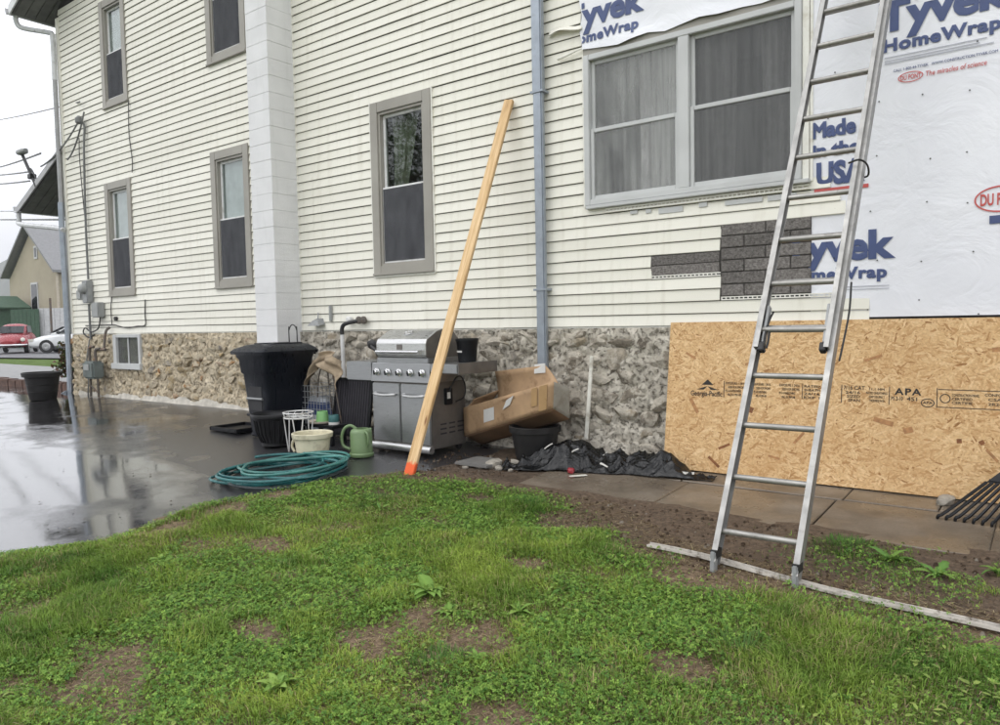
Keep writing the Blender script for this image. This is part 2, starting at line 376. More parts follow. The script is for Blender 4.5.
# far things
plain('barn_wall', (.36, .315, .235), .85, var=.06, scale=1)
plain('barn_roof', (.22, .22, .225), .7, var=.1)
plain('shed_green', (.04, .085, .05), .7, var=.2)
plain('fence_white', (.5, .5, .5), .7)
plain('car_red', (.26, .02, .028), .25, var=.1, bump=0)
plain('car_white', (.68, .69, .69), .22, var=.04, bump=0)
plain('car_glass', (.02, .023, .026), .06, bump=0)
plain('tyre', (.02, .02, .02), .7)
plain('rim', (.4, .4, .4), .3, metal=.8)
plain('lamp_glass', (.6, .58, .52), .15, bump=0)
plain('hill_wood', (.06, .075, .045), .95, var=.4, scale=.05, bump=.5, bscale=.3)

# ------------------------------------------------------------------ mesh builder
WO = {}      # world origin of every empty / part that has children
def empty(name, loc, label, cat, group=None):
    o = bpy.data.objects.new(name, None); COL.objects.link(o); o.location = loc; o.empty_display_size = .1
    WO[o.name] = Vector(loc); tag(o, label, cat, group); return o
def tag(o, label=None, cat=None, group=None, kind=None):
    if label: o['label'] = label
    if cat: o['category'] = cat
    if group: o['group'] = group
    if kind: o['kind'] = kind
    return o
class MB:
    def __init__(s): s.v = []; s.f = []
    def add(s, vs, fs):
        b = len(s.v); s.v.extend([tuple(p) for p in vs]); s.f.extend([tuple(b+i for i in f) for f in fs]); return s
    def box(s, lo, hi, M=None):
        x0, y0, z0 = lo; x1, y1, z1 = hi
        vs = [(x0, y0, z0), (x1, y0, z0), (x1, y1, z0), (x0, y1, z0), (x0, y0, z1), (x1, y0, z1), (x1, y1, z1), (x0, y1, z1)]
        if M is not None: vs = [M @ Vector(p) for p in vs]
        return s.add(vs, [(0, 3, 2, 1), (4, 5, 6, 7), (0, 1, 5, 4), (1, 2, 6, 5), (2, 3, 7, 6), (3, 0, 4, 7)])
    def bbox(s, lo, hi, b=.006, M=None):
        """box with chamfered vertical and horizontal edges"""
        bm = bmesh.new(); bmesh.ops.create_cube(bm, size=1)
        c = [(a+d)/2 for a, d in zip(lo, hi)]; e = [d-a for a, d in zip(lo, hi)]
        for q in bm.verts: q.co = Vector((q.co[0]*e[0]+c[0], q.co[1]*e[1]+c[1], q.co[2]*e[2]+c[2]))
        bmesh.ops.bevel(bm, geom=bm.edges[:], offset=b, segments=2, affect='EDGES')
        s.bm(bm, M); return s
    def bm(s, bm, M=None):
        bm.verts.index_update()
        s.add([(M @ q.co if M is not None else q.co) for q in bm.verts], [[q.index for q in f.verts] for f in bm.faces]); bm.free(); return s
    def tube(s, pts, r, n=8, cap=True, closed=False):
        pts = [Vector(p) for p in pts]; rr = list(r) if isinstance(r, (list, tuple)) else [r]*len(pts)
        if not closed and 3 <= len(pts) <= 14 and n > 5:
            q = [pts[0]*2-pts[1]]+pts+[pts[-1]*2-pts[-2]]; np_, nr_ = [], []
            for i in range(len(pts)-1):
                for j in range(5):
                    t = j/5; a, b_, c, d = q[i:i+4]
                    np_.append(.5*((2*b_)+(c-a)*t+(2*a-5*b_+4*c-d)*t*t+(3*b_-a-3*c+d)*t**3)); nr_.append(rr[i]*(1-t)+rr[i+1]*t)
            pts, rr = np_+[pts[-1]], nr_+[rr[-1]]
        m = len(pts); b = len(s.v); ref = None
        for i, p in enumerate(pts):
            a = pts[i-1] if (i > 0 or closed) else pts[0]; c = pts[(i+1) % m] if (i < m-1 or closed) else pts[-1]
            d = (c-a).normalized()
            if ref is None:
                ref = d.orthogonal().normalized()
            else:
                ref = (ref - d*ref.dot(d)); ref = ref.normalized() if ref.length > 1e-6 else d.orthogonal().normalized()
            q = d.cross(ref)
            for j in range(n):
                t = 2*math.pi*j/n; s.v.append(tuple(p + (ref*math.cos(t)+q*math.sin(t))*rr[i]))
        for i in range(m if closed else m-1):
            i2 = (i+1) % m
            for j in range(n):
                j2 = (j+1) % n; s.f.append((b+i*n+j, b+i*n+j2, b+i2*n+j2, b+i2*n+j))
        if cap and not closed:
            s.f.append(tuple(b+j for j in range(n))[::-1]); s.f.append(tuple(b+(m-1)*n+j for j in range(n)))
        return s
    def lathe(s, prof, c, n=24, M=None, cap0=True, cap1=False):
        b = len(s.v); m = len(prof)
        for r, z in prof:
            for j in range(n):
                t = 2*math.pi*j/n; p = Vector((r*math.cos(t), r*math.sin(t), z))
                if M is not None: p = M @ p
                s.v.append((p.x+c[0], p.y+c[1], p.z+c[2]))
        for i in range(m-1):
            for j in range(n):
                j2 = (j+1) % n; s.f.append((b+i*n+j, b+i*n+j2, b+(i+1)*n+j2, b+(i+1)*n+j))
        if cap0: s.f.append(tuple(b+j for j in range(n))[::-1])
        if cap1: s.f.append(tuple(b+(m-1)*n+j for j in range(n)))
        return s
    def prism(s, prof, x0, x1, axis='x'):
        """prof in (y,z) extruded along x, or (x,z) extruded along y"""
        n = len(prof)
        P = (lambda a, p: (a, p[0], p[1])) if axis == 'x' else (lambda a, p: (p[0], a, p[1]))
        s.add([P(x0, p) for p in prof]+[P(x1, p) for p in prof],
              [tuple(range(n))[::-1], tuple(range(n, 2*n))]+[(i, (i+1) % n, n+(i+1) % n, n+i) for i in range(n)]); return s
    def grid(s, nx, ny, fn):
        b = len(s.v)
        for j in range(ny+1):
            for i in range(nx+1): s.v.append(tuple(fn(i/nx, j/ny)))
        for j in range(ny):
            for i in range(nx):
                a = b+j*(nx+1)+i; s.f.append((a, a+1, a+nx+2, a+nx+1))
        return s
    def build(s, name, mat, parent=None, smooth=False, solid=0., bevel=0.):
        vs = np.array(s.v, float)
        if parent is not None: org = WO[parent.name]
        else:
            lo = vs.min(0); hi = vs.max(0); org = Vector(((lo[0]+hi[0])/2, (lo[1]+hi[1])/2, lo[2]))
        me = bpy.data.meshes.new(name); me.from_pydata((vs-np.array(org)).tolist(), [], s.f)
        bm = bmesh.new(); bm.from_mesh(me); bmesh.ops.recalc_face_normals(bm, faces=bm.faces); bm.to_mesh(me); bm.free()
        me.materials.append(MATS[mat]); o = bpy.data.objects.new(name, me); COL.objects.link(o)
        if parent is not None: o.parent = parent
        else: o.location = org
        WO[o.name] = org.copy() if hasattr(org, 'copy') else Vector(org)
        if smooth:
            me.polygons.foreach_set('use_smooth', [True]*len(me.polygons))
            if smooth != 2: me.set_sharp_from_angle(angle=rad(42))
        if solid:
            md = o.modifiers.new('solid', 'SOLIDIFY'); md.thickness = solid; md.offset = 0
        if bevel:
            md = o.modifiers.new('bevel', 'BEVEL'); md.width = bevel; md.segments = 2; md.limit_method = 'ANGLE'
        return o
def inst(src, name, loc, parent, rot=(0, 0, 0), scale=(1, 1, 1)):
    """copy sharing mesh data; loc in world"""
    o = bpy.data.objects.new(name, src); COL.objects.link(o); o.parent = parent
    o.location = Vector(loc)-(WO[parent.name] if parent else Vector((0, 0, 0))); o.rotation_euler = rot; o.scale = scale; return o
def copy_tree(o, parent=None):
    c = o.copy(); COL.objects.link(c); c.parent = parent
    for ch in list(o.children): copy_tree(ch, c)
    return c
# ------------------------------------------------------------------ ground
def structure(o): return tag(o, kind='structure')
def sheet(name, mat, x0, x1, y0, y1, step, dz, bumpf=None, edge=None):
    xs = np.arange(x0, x1+step*.5, step); ys = np.arange(y0, y1+step*.5, step)
    X, Y = np.meshgrid(xs, ys); Z = gzv(X, Y)+dz
    if bumpf is not None: Z = Z+bumpf(X, Y)
    m = MB(); m.v = list(zip(X.ravel().tolist(), Y.ravel().tolist(), Z.ravel().tolist())); nx = len(xs)
    keep = np.ones((len(ys)-1, nx-1), bool)
    if edge is not None:
        xc = (X[:-1, :-1]+X[1:, 1:])/2; yc = (Y[:-1, :-1]+Y[1:, 1:])/2; keep = edge(xc, yc)
    for j in range(len(ys)-1):
        for i in range(nx-1):
            if keep[j, i]:
                a = j*nx+i; m.f.append((a, a+1, a+nx+1, a+nx))
    o = m.build(name, mat, smooth=2); return structure(o)
# base sheet out to the horizon
g = MB()
xs = [-2400, -900, -300, -120, -60, -30, -16, -12.4, -8.8, -6.3, -3.8, 0, 8, 30, 120, 600]; ys = [-600, -120, -30, -9, -4.5, 0, 8, 30, 90, 300, 1000]
for yy in ys:
    for xx in xs: g.v.append((xx, yy, gz(xx, yy)-.06))
for j in range(len(ys)-1):
    for i in range(len(xs)-1):
        a = j*len(xs)+i; g.f.append((a, a+1, a+len(xs)+1, a+len(xs)))
structure(g.build('ground', 'far_grass', smooth=2))
# lawn / drive border follows an uneven line
def lawn_edge(y):
    return np.interp(y, [-14, -4.2, -3.77, -2.9, -2.4, -1.75, -1.45, -1.25, -1.1], [-5.6, -5.40, -5.12, -5.22, -5.06, -4.90, -4.72, -4.45, -3.9]) + .05*(fbm(np.asarray(y)*3., 0*np.asarray(y), 5)-.5)
sheet('driveway', 'wet_asphalt', -30, -4.3, -14, -.0, .25, -.004,
      lambda X, Y: .010*(fbm(X*.5, Y*.5, 3)-.5), None)
sheet('soil_bed', 'soil', -4.75, -3.40, -1.72, .0, .06, .0, lambda X, Y: .035*(fbm(X*2.5, Y*2.5, 8)-.5)-.012+.02*np.clip((X+4.6)/.3, -1, 1))
sheet('lawn', 'lawn_soil', -6.0, 5.0, -12, -1.2, .05, .0,
      lambda X, Y: .022+.05*(fbm(X*1.6, Y*1.6, 21)-.5)+.02*(fbm(X*9, Y*9, 31)-.5)-.03*np.clip(1-np.abs(X-lawn_edge(Y))/.2, 0, 1),
      lambda X, Y: X > lawn_edge(Y))
# patio slabs: two rows of concrete, each slab a piece
pat = MB(); pat.box((-3.75, -1.30, -1.40), (3.0, -.02, -1.275)); pat_o = structure(pat.build('patio', 'soil'))
row_b = [-3.72, -2.95, -2.38, -1.19, -.62, .05, .9, 1.9, 3.0]; row_f = [-3.5, -2.30, -1.235, -.30, .75, 1.8, 3.0]
for row, (ya, yb) in ((row_b, (-.52, -.03)), (row_f, (-1.31, -.535))):
    for a, b in zip(row[:-1], row[1:]):
        tilt = random.uniform(-.004, .004); m = MB()
        z = lambda x, y: gz(x, y)+.012+tilt
        bm = bmesh.new(); q = []
        e = .004
        for (x, y) in ((a+e, ya+e), (b-e, ya+e), (b-e, yb-e), (a+e, yb-e)):
            q.append(bm.verts.new((x+random.uniform(-.006, .006), y+random.uniform(-.008, .008), z(x, y)-.055)))
        f_ = bm.faces.new(q); ex = bmesh.ops.extrude_face_region(bm, geom=[f_])
        for v_ in [t for t in ex['geom'] if isinstance(t, bmesh.types.BMVert)]: v_.co.z += .055
        bmesh.ops.bevel(bm, geom=bm.edges[:], offset=.006, segments=1, affect='EDGES')
        m.bm(bm); m.build('slab', 'concrete_slab', pat_o)
# far strip at the left: bed edge, grass, path, street
kb = structure(MB().box((-24, .02, -1.1), (-14.35, .32, -.93)).build('bed_edging', 'soil'))
x = -24
while x < -14.5:
    L = random.uniform(.32, .5); m = MB(); m.bbox((x+.01, -.02, -1.09), (x+L-.01, .20, -.90+random.uniform(-.02, .015)), .015); m.build('edging_block', 'kerb_brown', kb); x += L
structure(MB().add([(-31, 1.05, -1.045), (-15, .95, -1.045), (-14.2, 2.3, -1.045), (-23, 3.9, -1.045), (-31, 4.3, -1.045)], [(0, 1, 2, 3, 4)]).build('path', 'path_concrete'))
structure(MB().add([(-60, 3.0, -1.03), (-30, 7.3, -1.03), (-22, 26, -1.03), (-40, 30, -1.03), (-60, 12.5, -1.03)], [(0, 1, 2, 3, 4)]).build('street', 'road'))

# ------------------------------------------------------------------ house
C_ = 0.1016
H = empty('house', (-7, .5, -1.2), 'cream clapboard house with rubble stone foundation, partly stripped to house wrap', 'house')
WINS = dict(A=(-12.46, -11.66, 3.62, 5.30), B=(-9.46, -8.56, 3.66, 5.36), C=(-12.55, -11.70, .61, 2.44), D=(-9.48, -8.60, .61, 2.48),
            E=(-6.28, -5.36, .625, 2.54), F=(-3.495, -1.60, 1.10, 2.44))
TOP_L, TOP_R = 5.55, 5.0
# wall core with real openings
def wall_core():
    m = MB(); rects = list(WINS.values())
    xs = sorted({-14.0, -7.0, 3.5, *[r[0] for r in rects], *[r[1] for r in rects]}); zs = sorted({0.0, 5.2, *[r[2] for r in rects], *[r[3] for r in rects]})
    for a, b in zip(xs[:-1], xs[1:]):
        z0 = None
        for c, d in zip(zs[:-1], zs[1:]):
            cx, cz = (a+b)/2, (c+d)/2
            inside = any(r[0] < cx < r[1] and r[2] < cz < r[3] for r in rects)
            if not inside and z0 is None: z0 = c
            if inside and z0 is not None: m.box((a, .0, z0), (b, .14, c)); z0 = None
        if z0 is not None: m.box((a, .0, z0), (b, .14, zs[-1]))
    # gable above and the left (front) end wall, the right end and the back
    m.add([(-14, 0, 5.2), (-7.3, 0, 5.2), (-7.3, 0, 6.3), (-10.65, 0, 7.2), (-14, 0, 5.6), (-14, .14, 5.2), (-7.3, .14, 5.2), (-7.3, .14, 6.3), (-10.65, .14, 7.2), (-14, .14, 5.6)],
          [(0, 1, 2, 3, 4), (9, 8, 7, 6, 5), (0, 5, 6, 1), (1, 6, 7, 2), (2, 7, 8, 3), (3, 8, 9, 4), (4, 9, 5, 0)])
    m.box((-14.0, .145, -1.05), (-13.86, 9, 5.5)); m.box((3.36, .145, -1.2), (3.5, 9, 5.2)); m.box((-14, 9, -1.1), (3.5, 9.14, 5.2))
    return m.build('wall_core', 'lap_shade_core', H)
wall_core()
MB().box((-13.8, .145, 5.06), (3.3, 8.95, 5.16)).build('ceiling', 'room', H)
# --- siding boards
def board(x0, x1, k, name='siding_board', drop=(0, 0), mat='vinyl'):
    j = random.uniform(-.0012, .0012); z0 = k*C_+j; z1 = (k+1)*C_-.0055  # board stops short; the gap draws a shadow line against the dark core
    d0, d1 = drop
    prof = [(-.009, z1), (-.023, z0+.004), (-.021, z0), (-.015, z0), (-.008, z0+.010), (-.004, z1)]
    n = len(prof); m = MB(); ns = max(1, int((x1-x0)/.55)); ph = random.uniform(0, 50)
    for i in range(ns+1):       # boards sag and bow a little between nails
        t = i/ns; dz = d0*(1-t)+d1*t+.0028*(float(noise2(t*ns*.9+ph, k*.7, 5))-.5); dy = .004*(float(noise2(t*ns*.8+ph, k*.9, 9))-.5)
        m.v += [(x0+(x1-x0)*t, p[0]+(dy if q_ < 4 else 0), p[1]+dz) for q_, p in enumerate(prof)]
    for i in range(ns):
        for q_ in range(n): a_ = i*n; m.f.append((a_+q_, a_+(q_+1) % n, a_+n+(q_+1) % n, a_+n+q_))
    m.f += [tuple(range(n)), tuple(ns*n+q_ for q_ in range(n))[::-1]]
    return m.build(name, mat, H)
def course(x0, x1, k, cuts, seam=True):
    z = (k+.5)*C_; iv = [(x0, x1)]
    for r in cuts:
        if k*C_ >= r[2]-.012 and (k+1)*C_ <= r[3]+.012:
            nv = []
            for a, b in iv:
                if r[1] <= a or r[0] >= b: nv.append((a, b)); continue
                if r[0]-a > .02: nv.append((a, r[0]))
                if b-r[1] > .02: nv.append((r[1], b))
            iv = nv
    for a, b in iv:
        if seam and b-a > 3.4 and random.random() < .75:
            s = a+(b-a)*random.uniform(.25, .75); board(a, s, k); board(s-.004, b, k, drop=(.0015, 0))
        else: board(a, b, k)
for k_ in range(0, 55): course(-13.94, -7.9, k_, [WINS[q] for q in 'ABCD'])
for k_ in range(0, 46):
    if k_ <= 1: x1 = -1.13
    elif k_ in (2, 3, 6, 7): x1 = -2.236+random.uniform(-.012, .006)
    elif k_ in (4, 5): x1 = -2.856+random.uniform(-.006, .006)
    elif k_ in (8, 9): x1 = -1.295 if k_ == 8 else -1.33
    elif k_ == 10: x1 = -1.40
    else: x1 = -3.51+random.uniform(-.015, .01)
    course(-7.66, x1, k_, [WINS['E']])
# last torn course above the picture window and a curl of loose vinyl
MB().grid(14, 3, lambda a, b: (-3.86+.36*a, -.03-.03*math.sin(a*3.1)*(1-b)-.02*(1-b), 2.695+.018*math.sin(a*5)+.045*b)).build('siding_board', 'vinyl', H, smooth=True, solid=.003)
MB().tube([(-3.76, -.05, 2.468), (-3.66, -.055, 2.478), (-3.56, -.05, 2.50), (-3.47, -.035, 2.515)], [.012, .011, .009, .006], 6).build('torn_vinyl', 'vinyl_trim_white', H, smooth=True)
# corner post, starter strip, J trim
MB().box((-14.03, -.03, .0), (-13.93, .06, 5.45)).build('corner_post', 'vinyl', H)
MB().box((-13.95, -.012, -.022), (-7.9, .0, -.002)).build('starter_strip', 'vinyl_trim_white', H)
MB().box((-7.66, -.012, -.022), (-1.14, .0, -.002)).build('starter_strip', 'vinyl_trim_white', H)
MB().box((-7.64, -.024, 0.0), (-7.615, .0, 5.2)).build('chimney_trim', 'vinyl_trim_white', H)

# --- windows
def double_hung(key, tw=.115, curtain=None, side=0):
    x0, x1, z0, z1 = WINS[key]
    m = MB()      # capped casing: stiles run full height, head and sill between them
    m.bbox((x0, -.038, z0), (x0+tw, .02, z1), .004); m.bbox((x1-tw, -.038, z0), (x1, .02, z1), .004)
    m.bbox((x0+tw, -.037, z1-tw), (x1-tw, .02, z1-.001), .004)
    W = m.build('window', 'trim', H)
    MB().bbox((x0-.004, -.055, z0-.012), (x1+.004, .0, z0+.012), .004).box((x0+tw, -.034, z0+.012), (x1-tw, .02, z0+tw-.02)).build('sill', 'trim', W)
    # inner stop stepping back
    a, b, c, d = x0+tw, x1-tw, z0+tw-.02, z1-tw
    m = MB(); s = .028
    m.box((a, -.02, c), (a+s, .10, d)); m.box((b-s, -.02, c), (b, .10, d)); m.box((a+s, -.019, d-s), (b-s, .10, d)); m.box((a+s, -.019, c), (b-s, .10, c+s))
    m.build('window_stop', 'trim', W)
    a, b, c, d = a+s, b-s, c+s, d-s; mid = c+(d-c)*.5; fwid = .032
    def sash(zz0, zz1, y, nm):
        m = MB(); m.bbox((a, y, zz0), (a+fwid, y+.03, zz1), .004); m.bbox((b-fwid, y, zz0), (b, y+.03, zz1), .004)
        m.bbox((a+fwid, y+.001, zz0), (b-fwid, y+.03, zz0+fwid), .004); m.bbox((a+fwid, y+.001, zz1-fwid), (b-fwid, y+.03, zz1), .004)
        m.build(nm, 'sash_white', W)
        MB().box((a+fwid-.005, y+.013, zz0+fwid-.005), (b-fwid+.005, y+.018, zz1-fwid+.005)).build('pane', 'glass', W)
    sash(mid-.015, d, .028, 'upper_sash'); sash(c, mid+.02, -.004, 'lower_sash')
    MB().box((a+.012, -.0085, c+.02), (b-.012, -.007, mid)).build('insect_screen', 'insect_screen', W)
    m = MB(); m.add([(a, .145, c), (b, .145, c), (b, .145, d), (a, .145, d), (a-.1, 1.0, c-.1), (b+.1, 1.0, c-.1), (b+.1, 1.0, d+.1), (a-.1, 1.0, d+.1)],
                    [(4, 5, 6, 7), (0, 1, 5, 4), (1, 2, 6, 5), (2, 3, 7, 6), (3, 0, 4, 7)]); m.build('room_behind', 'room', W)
    if curtain:
        m = MB()
        if curtain == 'full': m.box((a, .066, mid+.03), (b, .069, d)); m.build('pane_brightener', 'curtain_white', W); m = MB()  # added white sheet, brightens the upper panes like reflected sky
        if curtain == 'tied':
            def fn(i, j):
                z = d-(d-mid+.1)*j; wdt = (b-a)*(.62-.34*j); xx = a+.02+wdt*i+.10*j*0
                return (xx, .16+.02*math.sin(i*26+j*2), z)
            m.grid(40, 10, fn)
        else:
            m.grid(40, 4, lambda i, j: (a+.02+(b-a-.04)*i, .17+.018*math.sin(i*38), d-(d-c)*.97*j))
        m.build('curtain', 'curtain_green' if curtain == 'tied' else 'curtain_white', W, smooth=True)
    return W
for q in 'ABCD': double_hung(q, curtain='full' if q in 'ACD' else None)
WE = double_hung('E', curtain='tied')
# thin white J-channel round the single window
m = MB(); x0, x1, z0, z1 = WINS['E']
m.box((x0-.016, -.03, z0-.02), (x0-.001, .0, z1+.016)); m.box((x1+.001, -.03, z0-.02), (x1+.016, .0, z1+.016)); m.box((x0-.001, -.03, z0-.034), (x1+.001, 0, z0-.013)); m.build('window_channel', 'vinyl_trim_white', WE)
# picture window of two mulled units
x0, x1, z0, z1 = WINS['F']; m = MB()
m.bbox((x0, -.045, z0), (x0+.055, .05, z1), .005); m.bbox((x1-.055, -.045, z0), (x1, .05, z1), .005)
m.bbox((x0+.055, -.044, z1-.05), (x1-.055, .05, z1), .005); m.bbox((x0+.055, -.05, z0), (x1-.055, .05, z0+.05), .005); m.bbox((-2.59, -.043, z0+.05), (-2.495, .05, z1-.05), .005)
WF = m.build('window', 'sash_alu', H); WF['label'] = 'wide double window with misted panes'
def unit(a, b, split, ml, mu):
    c, d = z0+.05, z1-.05; fw_ = .036
    for zz0, zz1, y, nm, mt in ((split-.02, d, .005, 'upper_sash', mu), (c, split+.02, -.022, 'lower_sash', ml)):
        m = MB(); m.bbox((a, y, zz0), (a+fw_, y+.03, zz1), .004); m.bbox((b-fw_, y, zz0), (b, y+.03, zz1), .004)
        m.bbox((a+fw_, y+.001, zz0), (b-fw_, y+.03, zz0+fw_), .004); m.bbox((a+fw_, y+.001, zz1-fw_), (b-fw_, y+.03, zz1), .004); m.build(nm, 'sash_alu', WF)
        MB().box((a+fw_-.004, y+.012, zz0+fw_-.004), (b-fw_+.004, y+.017, zz1-fw_+.004)).build('pane', mt, WF)
unit(-3.44, -2.59, 1.765, 'misted_glass', 'misted_glass'); unit(-2.495, -1.655, 1.79, 'misted_screen', 'misted_screen')
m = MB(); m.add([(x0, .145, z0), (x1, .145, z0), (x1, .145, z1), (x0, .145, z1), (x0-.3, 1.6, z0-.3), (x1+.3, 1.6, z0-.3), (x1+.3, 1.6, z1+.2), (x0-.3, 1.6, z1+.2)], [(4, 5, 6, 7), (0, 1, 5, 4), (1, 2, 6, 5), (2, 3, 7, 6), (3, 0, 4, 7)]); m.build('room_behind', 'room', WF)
for ca, cb in ((-3.02, -2.62), (-2.48, -2.15), (-1.95, -1.66)):
    MB().grid(40, 6, lambda i, j: (ca+(cb-ca)*i+.02*j*math.sin(j*3+i), .11+.02*math.sin(i*(cb-ca)*70)+.01*j, z1-.06-(z1-z0-.12)*j)).build('curtain', 'curtain_white', WF, smooth=2)
MB().box((x0-.02, -.028, z0-.01), (x0-.002, .0, z1+.02)).build('window_channel', 'vinyl_trim_white', WF)
m = MB(); m.box((x1+.002, -.03, z0-.03), (x1+.05, .0, z1+.05)); m.box((x1+.054, -.02, z0-.02), (x1+.075, .0, z1+.05)); m.build('window_channel', 'vinyl_trim_white', WF)
MB().bbox((x0+.02, -.07, z0-.035), (x1+.06, -.0, z0-.004), .005).build('sill', 'sash_alu', WF)
# perforated nailing strips
def hem(xa, xb, z, h=.028, y=-.014):
    m = MB(); m.box((xa, y, z), (xb, y+.004, z+h*.32)); m.box((xa, y, z+h*.70), (xb, y+.004, z+h)); xx = xa
    while xx < xb-.02:
        m.box((xx, y, z+h*.32), (xx+.010, y+.004, z+h*.70)); xx += .036
    return m.build('nail_hem', 'vinyl_trim_white', H)
MB().box((-3.5, -.030, 2.442), (-1.56, -.001, 2.52)).build('head_strip', 'trim', WF)  # grey strip added under the wrap flap, partly standing for shadow
hem(-3.29, -1.55, 1.02, .038, -.036); hem(-2.86, -2.24, .405, .03, -.02); hem(-2.236, -1.30, .2035, .03, -.02)
# scraps of torn foam tape below the window
for xa, L in ((-3.05, .07), (-2.9, .05), (-2.78, .22), (-2.42, .07), (-2.2, .3), (-1.86, .22)):
    MB().box((xa, -.024, .985-random.uniform(0, .03)), (xa+L, -.0195, 1.005+random.uniform(-.005, .008))).build('tape_scrap', 'sash_alu', H)

# --- old shingle siding that the stripped boards uncovered
SP = MB().box((-2.24, -.012, .235), (-1.535, -.002, .822)).box((-2.86, -.0118, .40), (-2.245, -.002, .62)).build('old_shingle_siding', 'shingle_groove', H)
z = .235; i = 0
while z < .80:
    h = .0975; xx = -2.235-(.0 if i % 2 else .17)
    while xx < -1.54:
        a = max(xx+.004, -2.234); b = min(xx+.36-.004, -1.537)
        if b-a > .03: MB().bbox((a, -.024-random.uniform(0, .003), z+.004), (b, -.010, z+h-.004), .004).build('shingle', 'asphalt_shingle', SP)
        xx += .36
    z += h; i += 1
for zz in (.435, .52):
    MB().bbox((-2.853, -.021, zz), (-2.25, -.010, zz+.081), .004).build('shingle', 'asphalt_shingle', SP)

# --- house wrap
WR = MB().grid(60, 60, lambda a, b: (-1.54+4.6*a, -.010+.006*(fbm(a*9, b*9, 4)-.5), .045+4.6*b)).build('house_wrap', 'house_wrap', H, smooth=2)
flap_lo = [(-3.52, 2.50), (-3.33, 2.478), (-3.13, 2.452), (-3.0, 2.475), (-2.85, 2.49), (-2.7, 2.465), (-2.576, 2.482), (-2.4, 2.50), (-2.236, 2.484), (-2.05, 2.49), (-1.895, 2.478), (-1.6, 2.50), (-1.54, 2.5)]
def flap_y(x, z): return -.040-.010*math.sin(x*9+z*4)*max(0, 1-(z-2.45)/.3)-.016*(max(0, 1-(z-2.45)/.14))
def flapf(a, b):
    x = -3.515+1.98*a; lo = float(np.interp(x, [p[0] for p in flap_lo], [p[1] for p in flap_lo])); z = lo+(4.4-lo)*b**1.6
    return (x+.012*math.sin(z*23)*(1-min(1, a*12)), flap_y(x, z), z)
WL = MB().grid(90, 40, flapf).build('house_wrap', 'house_wrap', H, smooth=2)

def text_mesh(s, spread=.0, space=1.0, shear=0.):
    cu = bpy.data.curves.new('lettering', 'FONT'); cu.body = s; cu.size = 1; cu.offset = 0; cu.bevel_depth = spread; cu.bevel_resolution = 0; cu.space_character = space; cu.resolution_u = 3; cu.shear = shear
    cu.fill_mode = 'FRONT'
    o = bpy.data.objects.new('tmp_lettering', cu); COL.objects.link(o)
    dg = bpy.context.evaluated_depsgraph_get(); me = bpy.data.meshes.new_from_object(o.evaluated_get(dg))
    bpy.data.objects.remove(o); bpy.data.curves.remove(cu); return me
def lettering(s, parent, mat, x0, x1, z0, cap, yfun, spread=.02, ref=None, clip=None, space=1., shear=0., name='lettering'):
    """letters from x0 to x1, baseline z0, capital height cap"""
    me = text_mesh(s, spread, space, shear); co = np.array([v_.co[:] for v_ in me.vertices]); lo = co.min(0); hi = co.max(0)
    sx = (x1-x0)/(hi[0]-lo[0]); sz = cap/.70
    bm = bmesh.new(); bm.from_mesh(me)
    zmax = max(1e-6, hi[2])
    for v_ in bm.verts: v_.co = Vector((x0+(v_.co.x-lo[0])*sx, -.0009*max(v_.co.z, 0)/zmax, z0+v_.co.y*sz))
    bmesh.ops.delete(bm, geom=[f_ for f_ in bm.faces if f_.calc_area() < 1e-9], context='FACES_ONLY')
    bmesh.ops.triangulate(bm, faces=bm.faces[:])
    if clip is not None: bmesh.ops.bisect_plane(bm, geom=bm.verts[:]+bm.edges[:]+bm.faces[:], plane_co=(clip, 0, 0), plane_no=(-1, 0, 0), clear_outer=True)
    org = WO[parent.name]
    for v_ in bm.verts: v_.co.y += yfun(v_.co.x, v_.co.z); v_.co -= org
    bm.to_mesh(me); bm.free(); me.materials.clear(); me.materials.append(MATS[mat]); me.name = name
    o = bpy.data.objects.new(name, me); COL.objects.link(o); o.parent = parent; return o
def ring(parent, mat, cx, cz, rx, rz, t, y, n=40):
    m = MB()
    for i in range(n):
        a = 2*math.pi*i/n
        m.v += [(cx+rx*math.cos(a), y, cz+rz*math.sin(a)), (cx+(rx-t)*math.cos(a), y, cz+(rz-t)*math.sin(a))]
    for i in range(n): j = (i+1) % n; m.f.append((2*i, 2*j, 2*j+1, 2*i+1))
    return m.build('emblem', mat, parent)
yw = lambda x, z: -.0165
def wrap_print(xo, zo, parent, yf, clip=None, full=True):
    lettering('Tyvek', parent, 'print_blue', xo-.03, xo+.755, zo+.147, .195, yf, .045, clip=clip)
    lettering('HomeWrap', parent, 'print_blue', xo, xo+.70, zo+.003, .082, yf, .045, clip=clip, space=1.1)
    if full:
        for q, dz in ((.62, -.045), (.58, -.068), (.66, -.085)):
            MB().box((xo+.01, yf(0, 0)-.0004, zo+dz), (xo+q, yf(0, 0), zo+dz+.007)).build('print_line', 'print_grey', parent)
wrap_print(-1.052, 1.917, WR, yw); wrap_print(-1.715, .330, WR, yw, clip=None, full=False)
wrap_print(-3.64, 2.552, WL, lambda x, z: flap_y(x, z)-.006, clip=-3.50, full=False)
lettering('Tyvek', WR, 'print_blue', -.402, .385, .50, .195, yw, .052)
lettering('CALL 1-800-44-TYVEK   WWW.CONSTRUCTION.TYVEK.COM', WR, 'print_blue', -.985, -.37, 1.768, .018, yw, .012)
lettering('The miracles of science', WR, 'print_red', -.785, -.43, 1.700, .034, yw, .008, shear=.15)
ring(WR, 'print_red', -.878, 1.715, .078, .036, .006, -.0168); lettering('DU PONT', WR, 'print_red', -.94, -.815, 1.700, .032, yw, .02)
